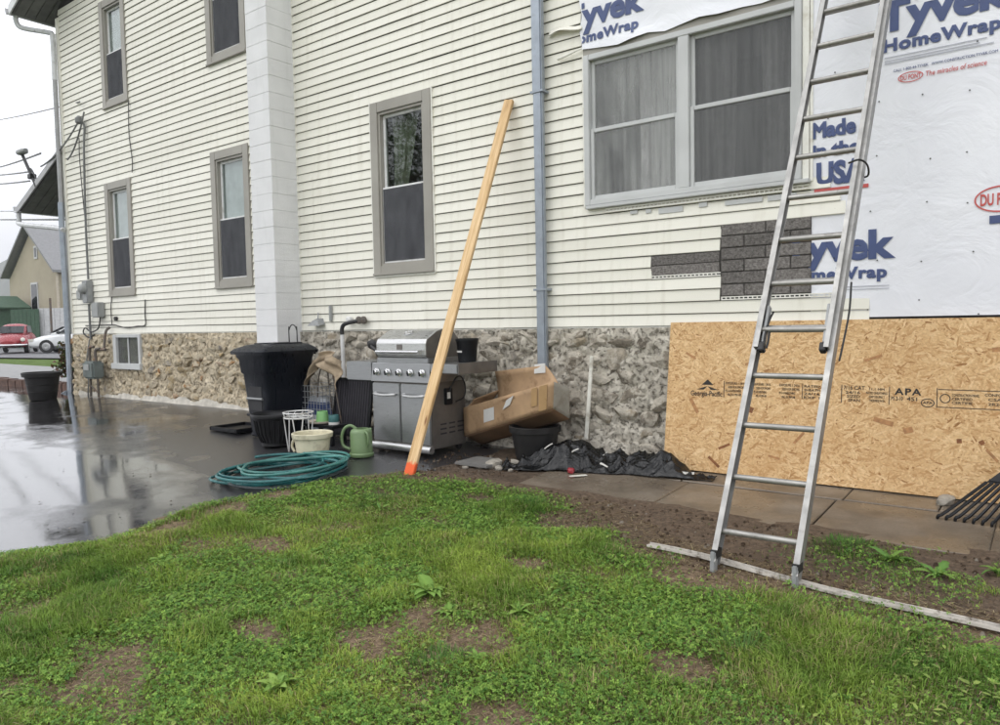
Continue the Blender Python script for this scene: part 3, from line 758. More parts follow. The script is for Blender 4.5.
ring(WR, 'print_red', -.335, .812, .155, .088, .010, -.0168); lettering('DU PONT', WR, 'print_red', -.455, -.215, .775, .075, yw, .03)
lettering('Made', WR, 'print_blue', -1.532, -1.225, 1.395, .108, yw, .05); lettering('in the', WR, 'print_blue', -1.530, -1.20, 1.253, .09, yw, .05)
lettering('USA', WR, 'print_blue', -1.50, -1.165, 1.045, .155, yw, .052)
MB().box((-1.515, -.0170, .985), (-1.14, -.0166, 1.012)).build('print_line', 'print_red', WR)
MB().box((-1.33, -.0170, .268), (-1.0, -.0166, .274)).build('print_line', 'print_grey', WR); MB().box((-1.33, -.0170, .248), (-1.0, -.0166, .253)).build('print_line', 'print_grey', WR)
m = MB()
for i in range(16):
    for j in range(12):
        x = -1.40+.30*i+random.uniform(-.05, .05); z = .10+.36*j+random.uniform(-.06, .06)
        m.lathe([(.0055, 0), (.0055, .003)], (x, -.015, z), 6, Matrix.Rotation(rad(90), 4, 'X'), False, True)
tag(m.build('staples', 'cable_black', WR), kind='stuff')

# --- chimney of painted blocks, one block to a course
CH = MB().box((-8.036, -.384, -1.10), (-7.628, -.004, 7.9)).build('chimney', 'block_joint', H)
bmh = .2
blk = [MB().bbox((-8.042, -.39, 0), (-7.622, -.003, bmh-.002), .0025) for _ in range(1)][0].build('concrete_block', 'painted_block', CH)
blk_me = blk.data; z = .0677-bmh*6
blk.location = (0, 0, z+.002)
z += bmh
while z < 7.8:
    o = bpy.data.objects.new('concrete_block', blk_me); COL.objects.link(o); o.parent = CH; o.location = (random.uniform(-.0012, .0012), random.uniform(-.0012, .0012), z+.002); z += bmh
MB().box((-7.98, -.36, -1.12), (-7.5, -.01, -.92)).build('chimney_footing', 'painted_block', CH)
# --- roofs with overhangs at the left end
def slab_roof(name, x0, z0, x1, z1, y0, y1, th, parent, mat='roof_shingle'):
    m = MB(); m.prism([(x0, z0), (x1, z1), (x1, z1+th), (x0, z0+th)], y0, y1, 'y'); return m.build(name, mat, parent)
R1 = slab_roof('roof', -14.45, 5.50, -10.65, 7.02, -.56, 9.4, .12, H)
slab_roof('roof_slope', -6.8, 5.48, -10.65, 7.02, -.56, 9.4, .12, R1)
MB().prism([(-14.44, 5.484), (-10.65, 7.0), (-10.65, 7.017), (-14.44, 5.497)], -.54, 9.3, 'y').build('soffit', 'soffit', R1)
MB().prism([(-14.47, 5.46), (-10.65, 6.99), (-10.65, 7.14), (-14.47, 5.62)], -.585, -.562, 'y').build('rake_board', 'gutter_white', R1)
MB().prism([(-14.46, 5.50), (-14.57, 5.50), (-14.60, 5.61), (-14.59, 5.61), (-14.56, 5.515), (-14.46, 5.515)], -.59, 9.4, 'y').build('gutter', 'gutter_grey', R1)
# planks of the soffit
for j in range(26):
    y = -.52+j*.16
    MB().prism([(-14.40, 5.488), (-11.2, 6.768), (-11.2, 6.776), (-14.40, 5.496)], y+.004, y+.15, 'y').build('soffit_board', 'soffit', R1)
R2 = slab_roof('porch_roof', -16.0, 2.36, -14.035, 3.20, -.02, 7.5, .07, H)
MB().prism([(-15.99, 2.343), (-14.04, 3.176), (-14.04, 3.194), (-15.99, 2.355)], .01, 7.4, 'y').build('soffit', 'soffit', R2)
for j in range(20):
    y = .03+j*.16
    MB().prism([(-15.97, 2.338), (-14.05, 3.158), (-14.05, 3.17), (-15.97, 2.35)], y+.005, y+.15, 'y').build('soffit_board', 'soffit', R2)
MB().prism([(-16.02, 2.33), (-14.035, 3.175), (-14.035, 3.29), (-16.02, 2.45)], -.045, -.022, 'y').build('rake_board', 'gutter_grey', R2)
MB().prism([(-16.01, 2.34), (-16.12, 2.34), (-16.15, 2.46), (-16.14, 2.46), (-16.11, 2.355), (-16.01, 2.355)], -.06, 7.5, 'y').build('gutter', 'gutter_white', R2)
for yy in (3.3, 6.9):
    MB().bbox((-15.9, yy, -1.03), (-15.78, yy+.12, 2.36), .01).build('porch_post', 'gutter_white', R2)
# downspouts
dn = MB().tube([(-14.52, -.45, 5.52), (-14.52, -.45, 5.40), (-14.45, -.38, 5.30), (-14.06, -.10, 5.20), (-14.03, -.08, 5.12), (-14.03, -.08, 4.40)], .042, 8); dn.build('downspout', 'gutter_white', H, smooth=True)
dn = MB().tube([(-14.03, -.08, 4.40), (-14.03, -.08, 2.3)], .040, 8); dn.build('downspout', 'gutter_grey', H, smooth=True)
dn = MB().tube([(-16.06, .0, 2.36), (-16.06, .0, 2.20), (-15.9, -.02, 2.10), (-14.15, -.08, 1.86), (-14.06, -.08, 1.78), (-14.05, -.08, 1.55)], .045, 8); dn.build('downspout', 'gutter_white', H, smooth=True)
dn = MB().tube([(-14.04, -.085, 2.3), (-14.04, -.085, -.95), (-14.08, -.18, -1.02)], .05, 8); dn.build('downspout', 'galvanised', H, smooth=True)
# long galvanised downspout between the windows
m = MB(); m.bbox((-4.005, -.125, 2.18), (-3.895, -.055, 5.0), .012); m.bbox((-4.0, -.12, -.47), (-3.90, -.06, 2.20), .012)
DS = m.build('downspout', 'galvanised', H)
for z in (2.19, .35):
    MB().box((-4.02, -.13, z), (-3.88, -.022, z+.02)).build('pipe_strap', 'galvanised', DS)

# --- foundation: mortar core with rubble stones set in it
def found(xa, xb, zbot, stone_mat, mortar_mat, seed, rows, wr, excl, proud):
    rs = random.Random(seed)
    def f(a, b):
        x = xa+(xb-xa)*a; z = zbot+(-.012-zbot)*b
        y = -.040-.075*(float(fbm(x*5, z*6, seed))-.5)-.055*(float(fbm(x*15, z*15, seed+3))-.5)-.04*max(0, 1-(z-zbot)/.22)
        for e in excl:
            if e[0] < x < e[1] and e[2] < z < e[3]: y = .06
        return (x, y, z)
    F = MB().grid(int((xb-xa)/.016), int(-zbot/.016), f).build('foundation_wall', mortar_mat, H, smooth=2)
    MB().box((xa, .065, zbot-.2), (3.4 if xb > -5 else xb, .14, -.003)).build('foundation_core', mortar_mat, F)
    protos = []
    for q in range(14):
        bm = bmesh.new()
        for _ in range(20):
            d = Vector((rs.gauss(0, 1), rs.gauss(0, 1), rs.gauss(0, 1))).normalized(); p = 4.5
            r = (abs(d.x)**p+abs(d.y)**p+abs(d.z)**p)**(-1/p); bm.verts.new(d*r*rs.uniform(.82, 1.0))
        hull = bmesh.ops.convex_hull(bm, input=bm.verts[:]); bmesh.ops.delete(bm, geom=[g_ for g_ in hull['geom_interior'] if isinstance(g_, bmesh.types.BMVert)], context='VERTS')
        me = bpy.data.meshes.new('stone'); bm.to_mesh(me); bm.free(); me.materials.append(MATS[stone_mat]); me.polygons.foreach_set('use_smooth', [True]*len(me.polygons)); me.set_sharp_from_angle(angle=rad(38))
        protos.append(me)
    cnt = 0; z = zbot+.03
    while z < -.05:
        rh = rs.uniform(*rows); x = xa+rs.uniform(-.1, .1)
        while x < xb:
            wdt = rs.uniform(*wr); cx = x+wdt/2; cz = z+rh/2+rs.uniform(-.025, .025); hh = rh*rs.uniform(.7, 1.12)
            x += wdt*rs.uniform(.96, 1.12)
            if cz+hh*.56 > -.03: cz = -.03-hh*.56
            if cx < xa+.04 or cx > xb-.02: continue
            if any(e[0]-wdt*.4 < cx < e[1]+wdt*.4 and e[2]-hh*.45 < cz < e[3]+.1 for e in excl): continue
            if rs.random() < .10 or cnt >= 298: continue
            o = bpy.data.objects.new('stone', protos[rs.randrange(10)]); COL.objects.link(o); o.parent = F
            o.location = Vector((cx, -.025+rs.uniform(-.012, .012)-.03*max(0, 1-(cz-zbot)/.22), cz))-WO[F.name]
            o.scale = (wdt*.52, rs.uniform(*proud), hh*.52); o.rotation_euler = (rs.uniform(-.12, .12), rs.uniform(-.28, .28), rs.uniform(-.12, .12)); cnt += 1
        z += rh*.98
    return F
BW = (-12.44, -11.56, -.53, .0)
found(-13.98, -8.03, -1.06, 'rubble_stone', 'mortar', 3, (.09, .15), (.12, .30), [BW], (.030, .050))
found(-7.63, -2.58, -1.24, 'rubble_stone_grey', 'mortar_grey', 9, (.11, .20), (.15, .36), [], (.038, .066))
# splash of old whitewash along the foot is parging: a low uneven skirt
def sk(a, b):
    x = -13.6+5.3*a; return (x, -.10-.05*b-.02*float(fbm(x*6, b*3, 3)), gz(x, 0)-.03+.11*(1-b)**1.5*(.1+1.2*float(fbm(x*3.2, 0, 12))+.5*float(fbm(x*14, 0, 77))-.2))
MB().grid(140, 5, sk).build('parging_skirt', 'parging', H, smooth=2)
def sk2(a, b):
    x = -3.75+1.1*a; return (x, -.11-.06*b-.03*float(fbm(x*6, b*3, 33)), gz(x, 0)-.03+.30*(1-b)**1.4*(.3+.7*float(fbm(x*3.6, 0, 42))+.35*(float(fbm(x*15, b*3, 48))-.5)))
MB().grid(70, 10, sk2).build('parging_skirt', 'mortar_grey', H, smooth=2)
# basement window
x0, x1, z0, z1 = BW; m = MB()
m.bbox((x0, -.07, z0), (x0+.11, .06, z1-.02), .005); m.bbox((x1-.07, -.07, z0), (x1, .06, z1-.02), .005); m.bbox((x0+.11, -.068, z1-.07), (x1-.07, .06, z1-.02), .005)
BWo = m.build('basement_window', 'sash_alu', H); MB().bbox((x0-.03, -.10, z0-.05), (x1+.03, .06, z0+.045), .006).build('sill', 'sash_alu', BWo)
MB().box((x0+.11, -.03, z0+.045), (x1-.07, -.025, z1-.07)).build('pane', 'misted_screen', BWo)
MB().bbox(((x0+x1)/2-.0, -.045, z0+.045), ((x0+x1)/2+.03, -.031, z1-.07), .003).build('mullion', 'sash_alu', BWo)
# ------------------------------------------------------------------ OSB sheet leaning on the foundation
osb_ang = math.atan2(.165, 1.20)
OM = Matrix.Translation((-2.665, -.215, -1.185)) @ Matrix.Rotation(-osb_ang, 4, 'X')
bm = bmesh.new(); bmesh.ops.create_cube(bm, size=1)
for q in bm.verts: q.co = Vector(((q.co.x+.5)*2.44, (q.co.y+.5)*.012, (q.co.z+.5)*1.225))
me = bpy.data.meshes.new('osb_sheet'); bm.to_mesh(me); bm.free(); me.materials.append(MATS['osb'])
OSB = bpy.data.objects.new('osb_sheet', me); COL.objects.link(OSB); OSB.matrix_world = OM; WO[OSB.name] = Vector((0, 0, 0))
tag(OSB, 'large tan strand board sheet with stamped black print leaning on the foundation', 'board')
bpy.context.view_layer.update()
def osb_xy(X, Z):     # world x,z (as seen on the wall) to sheet coordinates
    return X*.988+2.665, (Z+1.185)/math.cos(osb_ang)
def ot(s, X0, X1, Z, cap, spread=.015, **kw):
    a, z = osb_xy(X0, Z); b, _ = osb_xy(X1, Z); return lettering(s, OSB, 'stamp_ink', a, b, z, cap, lambda x, z: -.0012, spread, **kw)
def obar(X0, X1, Z0, Z1):
    a, z0_ = osb_xy(X0, Z0); b, z1_ = osb_xy(X1, Z1); MB().box((a, -.0014, z0_), (b, -.0004, z1_)).build('print_line', 'stamp_ink', OSB)
a, z = osb_xy(-2.343, -.525)
MB().add([(a-.095, -.0012, z), (a-.03, -.0012, z), (a, -.0012, z+.03)], [(0, 1, 2)]).add([(a+.095, -.0012, z), (a+.03, -.0012, z), (a, -.0012, z+.03)], [(0, 2, 1)]).add([(a-.05, -.0012, z+.04), (a+.05, -.0012, z+.04), (a, -.0012, z+.085)], [(0, 1, 2)]).build('emblem', 'stamp_ink', OSB)
ot('Georgia-Pacific', -2.485, -2.215, -.575, .040, .02)
obar(-2.205, -2.199, -.58, -.45)
for i, (a, b) in enumerate(((-2.19, -2.03), (-1.96, -1.83), (-1.76, -1.61))):
    for j, s in enumerate(('EXPOSURE 1 24/16', 'SIZED FOR SPACING', 'PS 2-10 SHEATHING', 'MILL 451 PRP-108')):
        ot(s, a+(.02 if j % 2 else 0), b-(.03 if j > 1 else 0), -.475-.03*j, .018, .012)
obar(-1.59, -1.585, -.565, -.45); obar(-1.448, -1.443, -.575, -.45)
for j, s in enumerate(('RATED', 'SHEATH', '24/16', 'EXP 1')): ot(s, -1.575, -1.46, -.478-.028*j, .018, .014)
obar(-1.31, -1.304, -.58, -.45); ot('7/16 CAT', -1.295, -1.15, -.482, .028, .012)
for j, s in enumerate(('24/16', 'SIZED', 'SPAN')): ot(s, -1.28+.01*j, -1.18, -.512-.028*j, .020, .016)
for j, s in enumerate(('11.1 MM', 'RATED SHEATHING', 'EXPOSURE 1', 'THICKNESS 0.418')): ot(s, -1.14+(.02 if j != 1 else 0), -1.0-(.02 if j != 1 else 0), -.482-.027*j, .017, .012)
obar(-.99, -.985, -.58, -.45); ot('APA', -.955, -.785, -.505, .045, .03, space=1.2); ot('PS 2-10', -.975, -.90, -.545, .026, .016); ot('451', -.875, -.81, -.545, .026, .016)
a, z = osb_xy(-.745, -.555); ring(OSB, 'stamp_ink', a, z, .042, .03, .006, -.0012); ot('APA', -.775, -.715, -.562, .018, .014)
obar(-.692, -.687, -.585, -.45); obar(-.684, -.12, -.462, -.457); obar(-.684, -.12, -.582, -.577)
a, z = osb_xy(-.64, -.52); ring(OSB, 'stamp_ink', a, z, .032, .032, .006, -.0012)
for j, s in enumerate(('CONSTRUCTION PANEL', 'CERTIFIED', 'CERTIFIE')): ot(s, -.6, -.48 if j else -.44, -.503-.026*j, .018, .014)
for j, s in enumerate(('CONFORMS TO', 'CSA 0325', '2R24/W16')): ot(s, -.41+(.02 if j else 0), -.22, -.495-.03*j, .018, .014)
# loose-looking strands that stand out on the face
for (X, Z, L, W_, ang, mt) in ((-2.45, -.66, .13, .028, 2.1, 'strand_mid'), (-1.985, -.665, .055, .045, -.4, 'strand_dark'), (-2.18, -.97, .10, .02, .45, 'strand_dark'), (-2.26, -1.10, .12, .022, -.7, 'strand_dark'),
                              (-1.02, -.70, .13, .035, -.25, 'strand_mid'), (-.86, -.75, .06, .04, .3, 'strand_mid'), (-.24, -.90, .13, .045, .5, 'strand_mid'), (-.36, -.88, .10, .018, -.85, 'strand_mid'),
                              (-1.78, -1.02, .09, .016, -.2, 'strand_mid'), (-2.0, -.30, .08, .014, .4, 'strand_mid'), (-.30, -.18, .15, .03, .1, 'strand_mid'), (-.55, -.80, .03, .03, .1, 'strand_dark'), (-.42, -.80, .03, .028, .6, 'strand_dark'), (-1.6, -.86, .11, .02, .9, 'strand_mid'), (-2.5, -.25, .10, .018, -.5, 'strand_mid'), (-1.1, -.25, .12, .02, .35, 'strand_mid')):
    a, z = osb_xy(X, Z); M_ = Matrix.Translation((a, 0, z)) @ Matrix.Rotation(-ang, 4, 'Y')
    MB().box((-L/2, -.0016, -W_/2), (L/2, -.0004, W_/2), M_).build('wood_strand', mt, OSB)

# ------------------------------------------------------------------ extension ladder
ld = Vector((.024, .538, 1)).normalized(); ln = Vector((0, -ld.z, ld.y)).normalized()   # ln: outward (towards the lawn)
P1 = Vector((-1.423, -2.151, -1.081)); RS = .3048; WID = .372
def lp(t, sx, n_): return P1 + ld*t + Vector((sx, 0, 0)) + ln*n_
foot_t = -.215
LAD = empty('extension_ladder', lp(foot_t, WID/2, 0), 'aluminium extension ladder leaning up past the misted window', 'ladder')
def rail(t0, t1, sx, n_, inward, name, wdt=.030, dep=.072):
    m = MB(); th = .006
    # channel section: web + two flanges, facing inwards
    sgn = 1 if inward > 0 else -1
    prof = [(0, -dep/2), (wdt, -dep/2), (wdt, -dep/2+th), (th, -dep/2+th), (th, dep/2-th), (wdt, dep/2-th), (wdt, dep/2), (0, dep/2)]
    pts0 = [lp(t0, sx+sgn*(p[0]-wdt*.5), n_+p[1]) for p in prof]; pts1 = [lp(t1, sx+sgn*(p[0]-wdt*.5), n_+p[1]) for p in prof]
    n = len(prof); m.add(pts0+pts1, [tuple(range(n))[::-1], tuple(range(n, 2*n))]+[(i, (i+1) % n, n+(i+1) % n, n+i) for i in range(n)])
    return m.build(name, 'aluminium', LAD)
TB, TF0, TF1 = 4.05, 3.9*RS-.12, 14.6*RS
offF = .040
rail(-.17, TB, -.022, 0, 1, 'base_rail'); rail(-.17, TB, WID+.022, 0, -1, 'base_rail')
rail(TF0, TF1, -.004, offF, 1, 'fly_rail', .026, .062); rail(TF0, TF1, WID+.004, offF, -1, 'fly_rail', .026, .062)
for i in range(0, 13):
    t = RS*i+.004
    m = MB().tube([lp(t, -.02, 0), lp(t, WID+.02, 0)], .0165, 10); m.build('rung', 'rung_alu', LAD, smooth=True)
for i in range(4, 15):
    t = RS*i-.027
    m = MB().tube([lp(t, .0, offF), lp(t, WID, offF)], .0175, 10); m.build('rung', 'rung_alu', LAD, smooth=True)
for sx in (-.022, WID+.022):
    m = MB(); M_ = Matrix.Translation(lp(-.20, sx, 0)) @ Matrix.Rotation(-.1, 4, 'X')
    m.bbox((-.014, -.022, -.055), (.014, .022, .09), .005, M_); m.box((-.024, -.045, -.062), (.024, .045, -.048), M_)
    m.build('shoe', 'grey_metal', LAD)
    MB().box((-.017, -.038, -.008), (.017, .038, .035), Matrix.Translation(lp(-.13, sx+(.012 if sx > 0 else -.0)*0, .0))).build('shoe_pad', 'black_rubber', LAD)
# guide brackets, lock hooks, straps, rope
for sx in (-.012, WID+.012):
    M_ = Matrix.Translation(lp(TB-.02, sx, .03)); MB().bbox((-.030, -.065, -.022), (.030, .06, .022), .006, M_).build('guide_bracket', 'aluminium', LAD)
for sx in (.02, WID-.02):
    M_ = Matrix.Translation(lp(RS*4.1, sx, .02)) @ Matrix.Rotation(-.49, 4, 'X')
    MB().bbox((-.008, -.03, -.14), (.008, .015, .10), .003, M_).build('rung_lock', 'grey_metal', LAD)
    MB().bbox((-.016, -.05, -.20), (.016, .0, -.15), .004, M_).build('rung_lock', 'black_rubber', LAD)
t = RS*7.45
MB().tube([lp(t, WID-.03, .095), lp(t+.01, WID+.03, .10), lp(t+.02, WID+.06, .03), lp(t, WID+.05, -.05), lp(t-.01, WID-.02, -.03)], .006, 6).build('strap', 'black_rubber', LAD, smooth=True)
t = RS*4.0
MB().tube([lp(t+.12, .03, -.02), lp(t+.05, .035, .03), lp(t-.05, .03, .05), lp(t-.14, .035, .045), lp(t-.17, .045, .045)], .006, 6).build('rope', 'black_rubber', LAD, smooth=True)
MB().tube([lp(t-.02, .045, .035), lp(t-.10, .055, .05), lp(t-.15, .052, .05)], .008, 6).build('rope', 'black_rubber', LAD, smooth=True)
MB().tube([lp(t+.30, WID+.06, -.02), lp(t+.1, WID+.075, -.01), lp(t-.12, WID+.07, 0), lp(t-.2, WID+.065, .0)], .006, 6).build('rope', 'black_rubber', LAD, smooth=True)

# ------------------------------------------------------------------ leaning two-by-four
b0 = Vector((-4.420, -1.47, gz(-4.42, -1.47)+.005)); b1 = Vector((-4.315, -.055, 2.20)); bd = (b1-b0).normalized(); L = (b1-b0).length
bxv = Vector((1, .25, 0)); bxv = (bxv-bd*bxv.dot(bd)).normalized(); byv = bd.cross(bxv)
BM = Matrix((bxv, byv, bd)).transposed().to_4x4(); BM.translation = b0
def stick(z0, z1, name, mat, parent, grow=0.):
    m = MB(); m.bbox((-.046-grow, -.020-grow, z0), (.046+grow, .020+grow, z1), .004); me_ = m
    vs = np.array(m.v); me2 = bpy.data.meshes.new(name); me2.from_pydata(vs.tolist(), [], m.f); me2.materials.append(MATS[mat])
    o = bpy.data.objects.new(name, me2); COL.objects.link(o)
    if parent is None: o.matrix_world = BM
    else: o.parent = parent
    return o
TF = stick(.0, L, 'timber_plank', 'lumber', None); tag(TF, 'long pale wooden plank leaning on the siding, foot sprayed orange', 'plank')
# ------------------------------------------------------------------ gas grill
GR = empty('gas_grill', (-5.1, -.6, gz(-5.1, -.6)), 'stainless steel gas grill with closed lid, standing against the foundation', 'grill')
gx0, gx1, gy0, gy1 = -5.495, -4.715, -.853, -.34; gb = -1.13
MB().bbox((gx0, gy0+.02, gb), (gx1, gy1, -.50), .008).build('cabinet', 'grill_brown', GR)
gm = (gx0+gx1)/2
for a, b in ((gx0+.004, gm-.004), (gm+.004, gx1-.004)):
    D_ = MB().bbox((a, gy0-.002, gb+.045), (b, gy0+.022, -.515), .008).build('door', 'stainless', GR)
    ha, hb = a+.05, b-.05
    MB().tube([(ha, gy0, -.615), (ha+.015, gy0-.04, -.62), ((ha+hb)/2, gy0-.052, -.628), (hb-.015, gy0-.04, -.62), (hb, gy0, -.615)], .013, 8).build('handle', 'stainless_light', D_, smooth=True)
MB().tube([(gx0-.015, gy0-.01, gb+.0), (gx1+.015, gy0-.01, gb+.0)], .036, 12).build('bottom_rail', 'stainless_light', GR, smooth=True)
for x in (gx0+.05, gx1-.05):
    for y in (gy0+.06, gy1-.06):
        z0_ = gz(x, y); M_ = Matrix.Rotation(rad(90), 4, 'Y')
        MB().lathe([(.006, -.018), (.032, -.016), (.036, 0), (.032, .016), (.006, .018)], (x, y, z0_+.036), 14, M_, True, True).box((x-.005, y-.012, z0_+.05), (x+.005, y+.012, gb)).build('caster', 'black_rubber', GR, smooth=True)
CP = MB().prism([(gy0-.012, -.50), (gy0+.01, -.315), (gy1, -.315), (gy1, -.50)], gx0, gx1); CPo = CP.build('control_panel', 'stainless', GR, bevel=.005)
def knob(x, parent):
    M_ = Matrix.Translation((x, gy0-.004, -.405)) @ Matrix.Rotation(rad(90+6), 4, 'X')
    m = MB(); m.lathe([(.038, 0), (.038, .006), (.028, .010)], (0, 0, 0), 18, M_, True, True); kb_ = m.build('knob', 'chrome', parent, smooth=True)
    m = MB(); m.lathe([(.026, .008), (.024, .036), (.017, .042), (.002, .043)], (0, 0, 0), 16, M_, True, True); m.build('knob_cap', 'chrome', kb_, smooth=True)
    m = MB(); m.box((-.006, -.022, .040), (.006, .022, .050), M_); m.build('knob_grip', 'black_plastic', kb_)
# left shelf, right shelf with side burner
LS = MB().bbox((gx0-.385, gy0+.005, -.495), (gx0-.002, gy1+.03, -.31), .010).build('left_shelf', 'stainless', GR)
RSh = MB().bbox((gx1+.002, gy0+.0, -.40), (gx1+.345, gy1+.05, -.315), .010).build('right_shelf', 'stainless', GR)
MB().bbox((gx1+.346, gy0+.0, -.41), (gx1+.362, gy1+.06, -.305), .004).build('shelf_end', 'grill_brown', RSh)
for i in range(5): knob(gx0+.085+i*.152, CPo)
def rk(x):
    M_ = Matrix.Translation((x, gy0+.001, -.365)) @ Matrix.Rotation(rad(90), 4, 'X')
    m = MB(); m.lathe([(.036, 0), (.036, .006), (.027, .012), (.024, .04), (.002, .043)], (0, 0, 0), 18, M_, True, True); m.build('knob', 'chrome', RSh, smooth=True)
rk(gx1+.12)
# firebox lip and domed lid
MB().bbox((gx0+.06, gy0+.02, -.318), (gx1-.03, gy1-.01, -.265), .006).build('firebox', 'stainless', GR)
lp_ = [(-.825, -.262), (-.850, -.235), (-.852, -.125), (-.835, -.085), (-.70, -.012), (-.62, .008), (-.52, .008), (-.45, -.02), (-.38, -.10), (-.36, -.262)]
LID = MB().prism(lp_, gx0+.075, gx1-.045).build('lid', 'stainless_light', GR, bevel=.008)
for x in (gx0+.068, gx1-.052):
    MB().prism([(p[0]*.995, p[1]-.004) for p in lp_], x, x+.014).build('lid_end_cap', 'grill_brown', LID)
MB().tube([(gx0+.12, -.90, -.205), (gx1-.09, -.90, -.205)], .016, 10).build('lid_handle', 'chrome', LID, smooth=True)
for x in (gx0+.13, gx1-.10): MB().bbox((x-.014, -.91, -.222), (x+.014, -.845, -.188), .004).build('handle_bracket', 'stainless_light', LID)
M_ = Matrix.Translation(((gx0+gx1)/2+.02, -.735, -.028)) @ Matrix.Rotation(rad(28), 4, 'X')
MB().lathe([(.048, 0), (.048, .006), (.040, .008), (.038, .003)], (0, 0, 0), 22, M_ @ Matrix.Diagonal((1.2, .8, 1, 1)), True, True).build('thermometer', 'chrome', LID, smooth=True)
MB().box((gm-.03, -.856, -.185), (gm+.04, -.8515, -.135)).build('badge', 'grill_brown', LID)
# right side of the cabinet: vent slots, hose loop, grease clip
for zz in (-1.0, -.955, -.91):
    for i in range(3): MB().bbox((gx1+.0, -.72+i*.125, zz), (gx1+.004, -.63+i*.125, zz+.016), .002).build('vent_slot', 'opening_shade', GR)  # raised dark plates, slot shade put into their colour
MB().bbox((gx1+.0, -.66, -.72), (gx1+.03, -.56, -.56), .006).build('grease_clip', 'black_plastic', GR)
MB().tube([(gx1+.018, -.62, -.62), (gx1+.05, -.55, -.48), (gx1+.05, -.46, -.46), (gx1+.05, -.40, -.55), (gx1+.05, -.42, -.66), (gx1+.03, -.52, -.70)], .008, 6).build('gas_hose', 'black_rubber', GR, smooth=True)
MB().box((gx1+.0302, -.645, -.66), (gx1+.032, -.60, -.60)).build('clip_label', 'paper', GR)
# little black pail on the right shelf
PL = MB().lathe([(.085, 0), (.105, .20), (.110, .205), (.110, .225), (.098, .225), (.08, .02)], (-4.545, -.50, -.313), 20, None, True, True)
PLo = PL.build('small_pail', 'black_plastic', None, smooth=True); tag(PLo, 'small black pail with a white band on the grill side shelf', 'pail')
m = MB()
for i in range(7):
    a = rad(195+i*12); a2 = rad(195+(i+1)*12); r_ = .0985
    m.add([(-4.545+r_*math.cos(a), -.50+r_*math.sin(a), -.22), (-4.545+r_*math.cos(a2), -.50+r_*math.sin(a2), -.22), (-4.545+(r_+.0018)*math.cos(a2), -.50+(r_+.0018)*math.sin(a2), -.202), (-4.545+(r_+.0018)*math.cos(a), -.50+(r_+.0018)*math.sin(a), -.202)], [(0, 1, 2, 3)])
m.build('band', 'paper', PLo)

# ------------------------------------------------------------------ wheeled bin
BN = empty('wheeled_bin', (-6.98, -.9, gz(-6.98, -.9)), 'tall black wheeled rubbish bin with closed lid beside the chimney', 'bin')
zb = gz(-6.95, -1.0)+.03
def loft(secs, n=10, r=.06):
    """secs: (x0,x1,y0,y1,z); rounded rectangle sections"""
    m = MB(); b = 0; cnt = None
    for (x0, x1, y0, y1, z) in secs:
        pts = []
        for cx, cy, a0 in ((x1-r, y1-r, 0), (x0+r, y1-r, 90), (x0+r, y0+r, 180), (x1-r, y0+r, 270)):
            for i in range(4): a = rad(a0+30*i); pts.append((cx+r*math.cos(a), cy+r*math.sin(a), z))
        cnt = len(pts); m.v.extend(pts)
    for i in range(len(secs)-1):
        for j in range(cnt): j2 = (j+1) % cnt; m.f.append((i*cnt+j, i*cnt+j2, (i+1)*cnt+j2, (i+1)*cnt+j))
    m.f.append(tuple(range(cnt))[::-1]); m.f.append(tuple((len(secs)-1)*cnt+j for j in range(cnt))); return m
loft([(-7.10, -6.80, -1.165, -.62, zb), (-7.12, -6.78, -1.175, -.60, zb+.10), (-7.16, -6.755, -1.19, -.59, zb+.45), (-7.19, -6.74, -1.20, -.58, zb+.66),
      (-7.215, -6.725, -1.213, -.575, zb+.68), (-7.235, -6.715, -1.22, -.57, zb+.82), (-7.265, -6.70, -1.235, -.565, zb+.85), (-7.27, -6.695, -1.24, -.56, zb+.90)]).build('body', 'bin_plastic', BN, smooth=True)
LDm = loft([(-7.30, -6.67, -1.27, -.53, -.235), (-7.305, -6.665, -1.275, -.525, -.205), (-7.28, -6.69, -1.24, -.55, -.175), (-7.20, -6.76, -1.13, -.60, -.135), (-7.17, -6.79, -1.08, -.63, -.130)], r=.05)
LDo = LDm.build('lid', 'bin_plastic', BN, smooth=True)
MB().bbox((-7.16, -1.05, -.134), (-7.02, -.66, -.118), .006).build('lid_rib', 'bin_plastic', LDo); MB().bbox((-6.94, -1.05, -.134), (-6.80, -.66, -.118), .006).build('lid_rib', 'bin_plastic', LDo)
MB().bbox((-7.08, -1.196, zb+.26), (-6.83, -1.16, zb+.54), .01).build('catch_recess', 'opening_shade', BN)  # solid block, the shade of the recess put into its colour
MB().tube([(-7.09, -1.203, zb+.40), (-6.82, -1.203, zb+.40)], .013, 8).build('catch_bar', 'grey_metal', BN, smooth=True)
MB().tube([(-7.11, -1.19, zb+.22), (-6.80, -1.19, zb+.22)], .016, 8).build('rib', 'bin_plastic', BN, smooth=True)
MB().tube([(-7.17, -.50, -.24), (-6.80, -.50, -.24)], .018, 8).box((-7.18, -.56, -.26), (-7.15, -.49, -.22)).box((-6.82, -.56, -.26), (-6.79, -.49, -.22)).build('handle', 'bin_plastic', BN, smooth=True)
for x in (-7.15, -6.75):
    M_ = Matrix.Rotation(rad(90), 4, 'Y'); MB().lathe([(.02, -.025), (.11, -.025), (.13, 0), (.11, .025), (.02, .025)], (x, -.56, gz(x, -.56)+.13), 20, M_, True, True).build('wheel', 'black_rubber', BN, smooth=True)
MB().tube([(-7.10, -1.13, zb), (-6.8, -1.13, zb)], .03, 8).build('front_foot', 'bin_plastic', BN, smooth=True)
